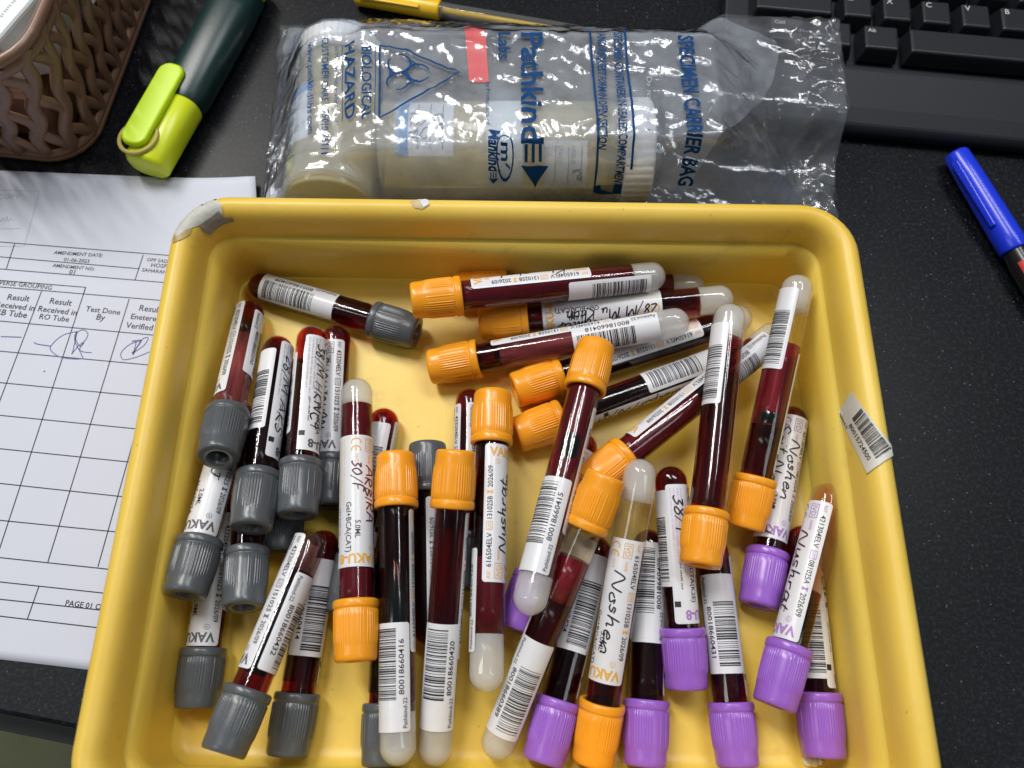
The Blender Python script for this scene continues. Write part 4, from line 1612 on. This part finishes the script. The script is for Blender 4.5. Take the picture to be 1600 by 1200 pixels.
def jl2(b, L, H):
    for q, s in enumerate(('TEST', 'DATE', 'NAME')):
        b.text(s, 2 + 5.5 * q, 2, 2.0, M['faint'], 0.0, rot=90)
        b.rect(4.6 + 5.5 * q, 2, 4.8 + 5.5 * q, H - 2, M['ink'])
    tmp = Art()
    handwrite(tmp, 'Ka', 0, 0, 4.0, M['pen'], 0.4, None, 5)
    b.poly([(16 - v, 11 + u) for u, v in tmp.v], tmp.f, M['pen'])


jar_label(t, J2['r'] * .95, 8, 32, -32, 42, jl)
jar_label(t, J2['r'] * .95, 70, 88, 25, 78, jl2)
a = Art()
a.rect(0, 0, 15, rad(120) * J2['r'] * .95, M['white'])
a.cut(None, 1.0)
rr = J2['r'] * .95
put('white_band', fix_normals(a.build('white_band', lambda u, v: ((rr + .1) * math.cos(rad(-40) + v / rr), (rr + .1) * math.sin(rad(-40) + v / rr), 46 + u))), t)
# jar along Y: local Z -> world +Y
t = sample_jar('white-lidded sample jar lying lengthwise on the left inside the bag', J1['y1'] - J1['y0'], J1['r'], 12)
t.matrix_world = Matrix.Translation(Vector((J1['x'], J1['y0'], J1['z'])) * MM) @ Matrix(((0, 1, 0), (0, 0, 1), (1, 0, 0))).to_4x4()


def jl3(b, L, H):
    b.rect(L - 4, 0, L, H, M['tagblue'])
    tmp = Art()
    handwrite(tmp, 'hash', 0, 0, 5, M['faint'], 0.4, 18, 4)
    b.poly([(6 + v, 4 + u) for u, v in tmp.v], tmp.f, M['faint'])


jar_label(t, J1['r'] * .95, 22, 52, -75, -20, jl3)


# ------------------------------------------------------------------ pens and highlighter
def frame_from(p, q, up=Vector((0, 0, 1))):
    z = (q - p).normalized()
    y = up - z * up.dot(z)
    y.normalize()
    x = y.cross(z)
    return Matrix.Translation(p * MM) @ Matrix(((x.x, y.x, z.x), (x.y, y.y, z.y), (x.z, y.z, z.z))).to_4x4()


# blue marker pen, right: local Z runs from the cap's closed end to the barrel, Y up
p, q = unp(1493, 240, 6.5), unp(1586, 393, 6.5)
pen = thing('marker_pen', 'black marker pen with glossy blue cap lying right of the tray', 'pen')
pen.matrix_world = frame_from(p, q)
CL = (q - p).length
put('cap', lathe_mesh('cap', [(0, 0), (4.3, 0), (5.1, .5), (5.5, 1.6), (5.9, 14), (6.4, CL - 8), (6.4, CL - 1), (6.1, CL), (5.3, CL)], M['blue'], 40), pen)
put('barrel', lathe_mesh('barrel', [(5.3, CL - 1), (5.4, CL + 3), (5.9, CL + 8), (6.1, CL + 60), (5.6, CL + 80), (0, CL + 80)], M['penblack'], 40), pen)
cv = []
cl = put('clip', box_mesh('clip', 3.4, 2.2, 36, M['blue'], taper=0.4), pen, (-5.9, 3.6, 6))
cl.rotation_euler = (0, 0, rad(58))
bevel(cl, .8)
lab = Art()
lab.rect(0, 0, 30, 9, M['redtag'])
lab.cut(None, .8)
wr = lambda dr: (lambda u, v: ((6.05 + dr) * math.cos(rad(60) + v / 6.1), (6.05 + dr) * math.sin(rad(60) + v / 6.1), CL + 6.5 + u))
lb = put('label', fix_normals(lab.build('label', wr(.12))), pen)
lt = Art()
lt.text('Luxor', 2.5, 2.2, 4.6, M['label'], 0.05, slant=.15)
lt.cut(None, .8)
put('printed_text', lt.build('pen_text', wr(.22)), lb)

# yellow ballpoint at the back
p, q = unp(556, -6, 5), unp(688, 16, 5)
pen = thing('ballpoint_pen', 'yellow-capped ballpoint pen with clear barrel behind the plastic bag', 'pen')
pen.matrix_world = frame_from(p, q)
CL = (q - p).length
put('cap', lathe_mesh('cap', [(0, 0), (3.4, 0), (4.4, 1), (4.9, CL - 2), (4.9, CL - .4), (4.5, CL), (3.8, CL)], M['yellow'], 40), pen)
put('barrel', lathe_mesh('barrel', [(3.9, CL - 1), (3.9, CL + 60), (3.4, CL + 90), (0, CL + 90)], M['clearbarrel'], 32), pen)
put('ink_refill', lathe_mesh('ink_refill', [(0, CL - 1), (1.5, CL - 1), (1.5, CL + 80), (0, CL + 80)], M['yellow'], 20), pen)
cl = put('clip', box_mesh('clip', 3.0, 1.6, 32, M['yellow'], taper=.3), pen, (-3.6, 4.0, 3))
bevel(cl, .6)

# highlighter: flat-sided body, cap end towards the viewer
p, q = unp(228, 262, 9.5), unp(383, -18, 9.5)
hl = thing('highlighter', 'dark green highlighter with lime cap beside the brown basket', 'highlighter')
hl.matrix_world = frame_from(p, q)
HL = (q - p).length


def oval_loft(name, secs, mat, n=40, pw=2.6):
    """secs: (z, half width x, half height y); superellipse sections"""
    vs, fs = [], []
    for z, a, b in secs:
        for i in range(n):
            t_ = 2 * math.pi * i / n
            c, s = math.cos(t_), math.sin(t_)
            vs.append((a * math.copysign(abs(c) ** (2 / pw), c), b * math.copysign(abs(s) ** (2 / pw), s), z))
    for k in range(len(secs) - 1):
        for i in range(n):
            j = (i + 1) % n
            fs.append((k * n + i, k * n + j, (k + 1) * n + j, (k + 1) * n + i))
    fs.append(tuple(range(n)))
    fs.append(tuple(range((len(secs) - 1) * n, len(secs) * n)))
    return fix_normals(mesh(name, vs, fs, mat))


capL = 37.0
put('cap', oval_loft('cap', [(0, 7.5, 6), (.5, 9, 7.4), (2, 10, 8.2), (capL - 1, 10.6, 8.8), (capL, 10.3, 8.5)], M['olive']), hl)
put('body', oval_loft('body', [(capL - 2, 9.2, 7.6), (capL + 1, 9.8, 8.2), (capL + 4, 11.6, 9.2), (HL - 18, 12.2, 9.4), (HL - 5, 11.8, 9.0), (HL - 4.5, 10, 8)], M['green']), hl)
put('end_plug', oval_loft('end_plug', [(HL - 5, 9.5, 7.5), (HL, 11, 8.5), (HL + 5, 10, 8), (HL + 8, 6, 5)], M['lime']), hl)
pts = rrect(6.6, 24, 5.5)
ni = len(pts)
vsx = [(x, 0, y) for x, y in pts] + [(x * .9, 2.6, y * .97) for x, y in pts]
fsx = [tuple(range(ni)), tuple(range(2 * ni - 1, ni - 1, -1))] + [(i, (i + 1) % ni, ni + (i + 1) % ni, ni + i) for i in range(ni)]
cl = put('clip', fix_normals(mesh('clip', vsx, fsx, M['lime'], smooth=False)), hl, (4.6, 9.2, 27.5))
bevel(cl, .9, 3)
ring = [(4.2 + 8.2 * math.cos(rad(t_)), 8.7 - 0.6 * math.sin(rad(t_)), 9.5 + 9.2 * math.sin(rad(t_))) for t_ in range(0, 360, 12)]
rb = put('rubber_band', tube_mesh('rubber_band', [hl.matrix_world @ (Vector(v) * MM) / MM for v in ring], 1.0, M['rubber'], 8, True))
tag(rb, 'thin yellowish elastic ring looped round the highlighter cap', 'rubber band')

# ------------------------------------------------------------------ brown lattice basket, back left
BA = rad(-3)
bc0 = unp(148, 226, 0)          # outer base corner (before rounding)
BW, BD, BH = 190.0, 150.0, 66.0
bx, by = Vector((math.cos(BA), math.sin(BA), 0)), Vector((-math.sin(BA), math.cos(BA), 0))
BC = bc0 - bx * (BW / 2 - 5) + by * (BD / 2 - 5)
BC.z = 0.0
basket = thing('lattice_basket', 'brown plastic lattice basket in the back left corner', 'basket', BC)
basket.rotation_euler = (0, 0, BA - rad(4))


def basket_loop(t, n=9):
    g = 7.0 * t
    return rrect(BW / 2 + g, BD / 2 + g, 20 + 6 * t, n)


def resample(loop, m):
    P = [Vector(p) for p in loop]
    P.append(P[0])
    ds = [0]
    for a_, b_ in zip(P, P[1:]):
        ds.append(ds[-1] + (b_ - a_).length)
    out = []
    k = 0
    for i in range(m):
        s = ds[-1] * i / m
        while ds[k + 1] < s:
            k += 1
        out.append(P[k].lerp(P[k + 1], (s - ds[k]) / (ds[k + 1] - ds[k] or 1)))
    return out


MP, MH = 720, 12
rows = [resample(basket_loop(j / MH, 12), MP) for j in range(MH + 1)]


def wall_pt(f, h):
    """f: fraction of the way round, h: 0..1 up the wall"""
    h = max(0.0, min(1.0, h))
    a_ = (f % 1.0) * MP
    i0 = int(a_) % MP
    j0 = min(MH - 1, int(h * MH))
    tx, ty = a_ - int(a_), h * MH - j0
    i1 = (i0 + 1) % MP
    q_ = rows[j0][i0].lerp(rows[j0][i1], tx).lerp(rows[j0 + 1][i0].lerp(rows[j0 + 1][i1], tx), ty)
    e_ = (rows[j0][i1] - rows[j0][i0]).normalized()
    return Vector((q_.x, q_.y, 2.5 + (BH - 4) * h)), Vector((e_.y, -e_.x, 0.1)).normalized()


vs, fs = [], []


def strand(path, hw, th):
    b0_ = len(vs)
    P_ = [wall_pt(*q_) for q_ in path]
    sg = 12
    for k_, (p_, n_) in enumerate(P_):
        t_ = (P_[min(k_ + 1, len(P_) - 1)][0] - P_[max(k_ - 1, 0)][0]).normalized()
        w_ = t_.cross(n_).normalized()
        nn_ = w_.cross(t_)
        for m_ in range(sg):
            g_ = 2 * math.pi * m_ / sg
            vs.append(p_ + w_ * hw * math.cos(g_) + nn_ * th * math.sin(g_))
    for k_ in range(len(P_) - 1):
        for m_ in range(sg):
            a_, c_ = b0_ + k_ * sg + m_, b0_ + k_ * sg + (m_ + 1) % sg
            fs.append((a_, c_, c_ + sg, a_ + sg))


NS = 50
for k in range(NS):
    # long leaning strands, bowed, and shorter forks running the other way between them
    strand([((k + 2.2 * h_ / 24 + .10 * math.sin(h_ / 24 * 6 * math.pi)) / NS, h_ / 24) for h_ in range(25)], 3.1, 1.8)
    for r_ in range(3):
        h0 = (r_ + .18 + .16 * (k % 2)) / 3
        fh = [h0 + .05 + (.34 * (1 - (w_ / 10) ** 1.6) - .17) * .8 for w_ in range(11)]
        strand([((k + w_ / 10 + 2.2 * g_ + .10 * math.sin(g_ * 6 * math.pi)) / NS, g_) for w_, g_ in enumerate(fh)], 2.6, 1.35)
strand([(q_ / 240, .95) for q_ in range(241)], 3.4, 1.5)
strand([(q_ / 240, .04) for q_ in range(241)], 2.4, 1.7)
w_ = put('basket_wall', fix_normals(mesh('basket_wall', vs, fs, M['brown'])), basket)
put('rim', tube_mesh('rim', [(p_.x, p_.y, BH) for p_ in resample(basket_loop(1.02), 120)], 2.4, M['brown'], 10, True), basket)
put('basket_base', tube_mesh('basket_base', [(p_.x, p_.y, 2.4) for p_ in resample(basket_loop(0.0), 120)], 2.3, M['brown'], 10, True), basket)
lp = resample(basket_loop(0.02), 120)
put('basket_bottom', mesh('basket_bottom', [(p_.x, p_.y, 3.0) for p_ in lp], [tuple(range(120))], M['brown'], smooth=False), basket)
carton = put('carton', box_mesh('carton', BW - 14, BD - 14, 32, plain('brown_cardboard', (0.22, 0.11, 0.065), 0.7, vary=0.2, vscale=80)), None, (BC.x, BC.y, 4.8))
carton.rotation_euler = basket.rotation_euler
bevel(carton, 6.0, 3)
tag(carton, 'low brown carton filling the bottom of the lattice basket', 'carton')
# what lies in it: two white boxes and a tangle of black bristles
c_ = unp(76, 20, 58)
bx1 = put('white_box', box_mesh('white_box', 18, 62, 24, M['white'], 0.6), None, (c_.x - 12, c_.y + 12, 37))
bx1.rotation_euler = (0, 0, rad(-24))
bevel(bx1, 2.0)
tag(bx1, 'white plastic box with tiny print standing inside the basket', 'box')
a = Art()
a.dashes(-24, -4, -1, 1.6, M['faint'], 3)
put('printed_text', a.build('box_print', lambda u, v: (v + 2.5, u - 4, 24.1)), bx1)
c_ = unp(18, 96, 52)
bx2 = put('white_box', box_mesh('white_box', 50, 16, 14, M['white'], 0.6), None, (c_.x - 14, c_.y + 10, 37))
bx2.rotation_euler = (0, 0, rad(12))
bevel(bx2, 2.0)
tag(bx2, 'white flat box just inside the basket rim nearest the form', 'box')
c_ = unp(14, 40, 40)
vs, fs = [], []
rn = random.Random(4)
for k in range(260):
    p0 = Vector((c_.x + rn.gauss(-6, 9), c_.y + rn.gauss(4, 15), 39 + rn.uniform(0, 12)))
    dr = Vector((rn.gauss(0, 1), rn.gauss(0, 1), rn.gauss(0, .4))).normalized()
    sd = dr.cross(Vector((0, 0, 1))).normalized()
    ln, wd = rn.uniform(4, 10), rn.uniform(.5, 1.3)
    b0 = len(vs)
    for e_ in (-1, 1):
        for s_ in (-1, 1):
            for h_ in (-1, 1):
                vs.append(p0 + dr * ln * e_ + sd * wd * s_ + Vector((0, 0, .5 * h_)))
    for f_ in ((0, 1, 3, 2), (4, 6, 7, 5), (0, 4, 5, 1), (2, 3, 7, 6), (0, 2, 6, 4), (1, 5, 7, 3)):
        fs.append(tuple(b0 + i for i in f_))
bb = put('brush', fix_normals(mesh('brush', vs, fs, M['blackbits'], smooth=False)))
tag(bb, 'tangle of stiff black bristles inside the brown basket', 'brush')
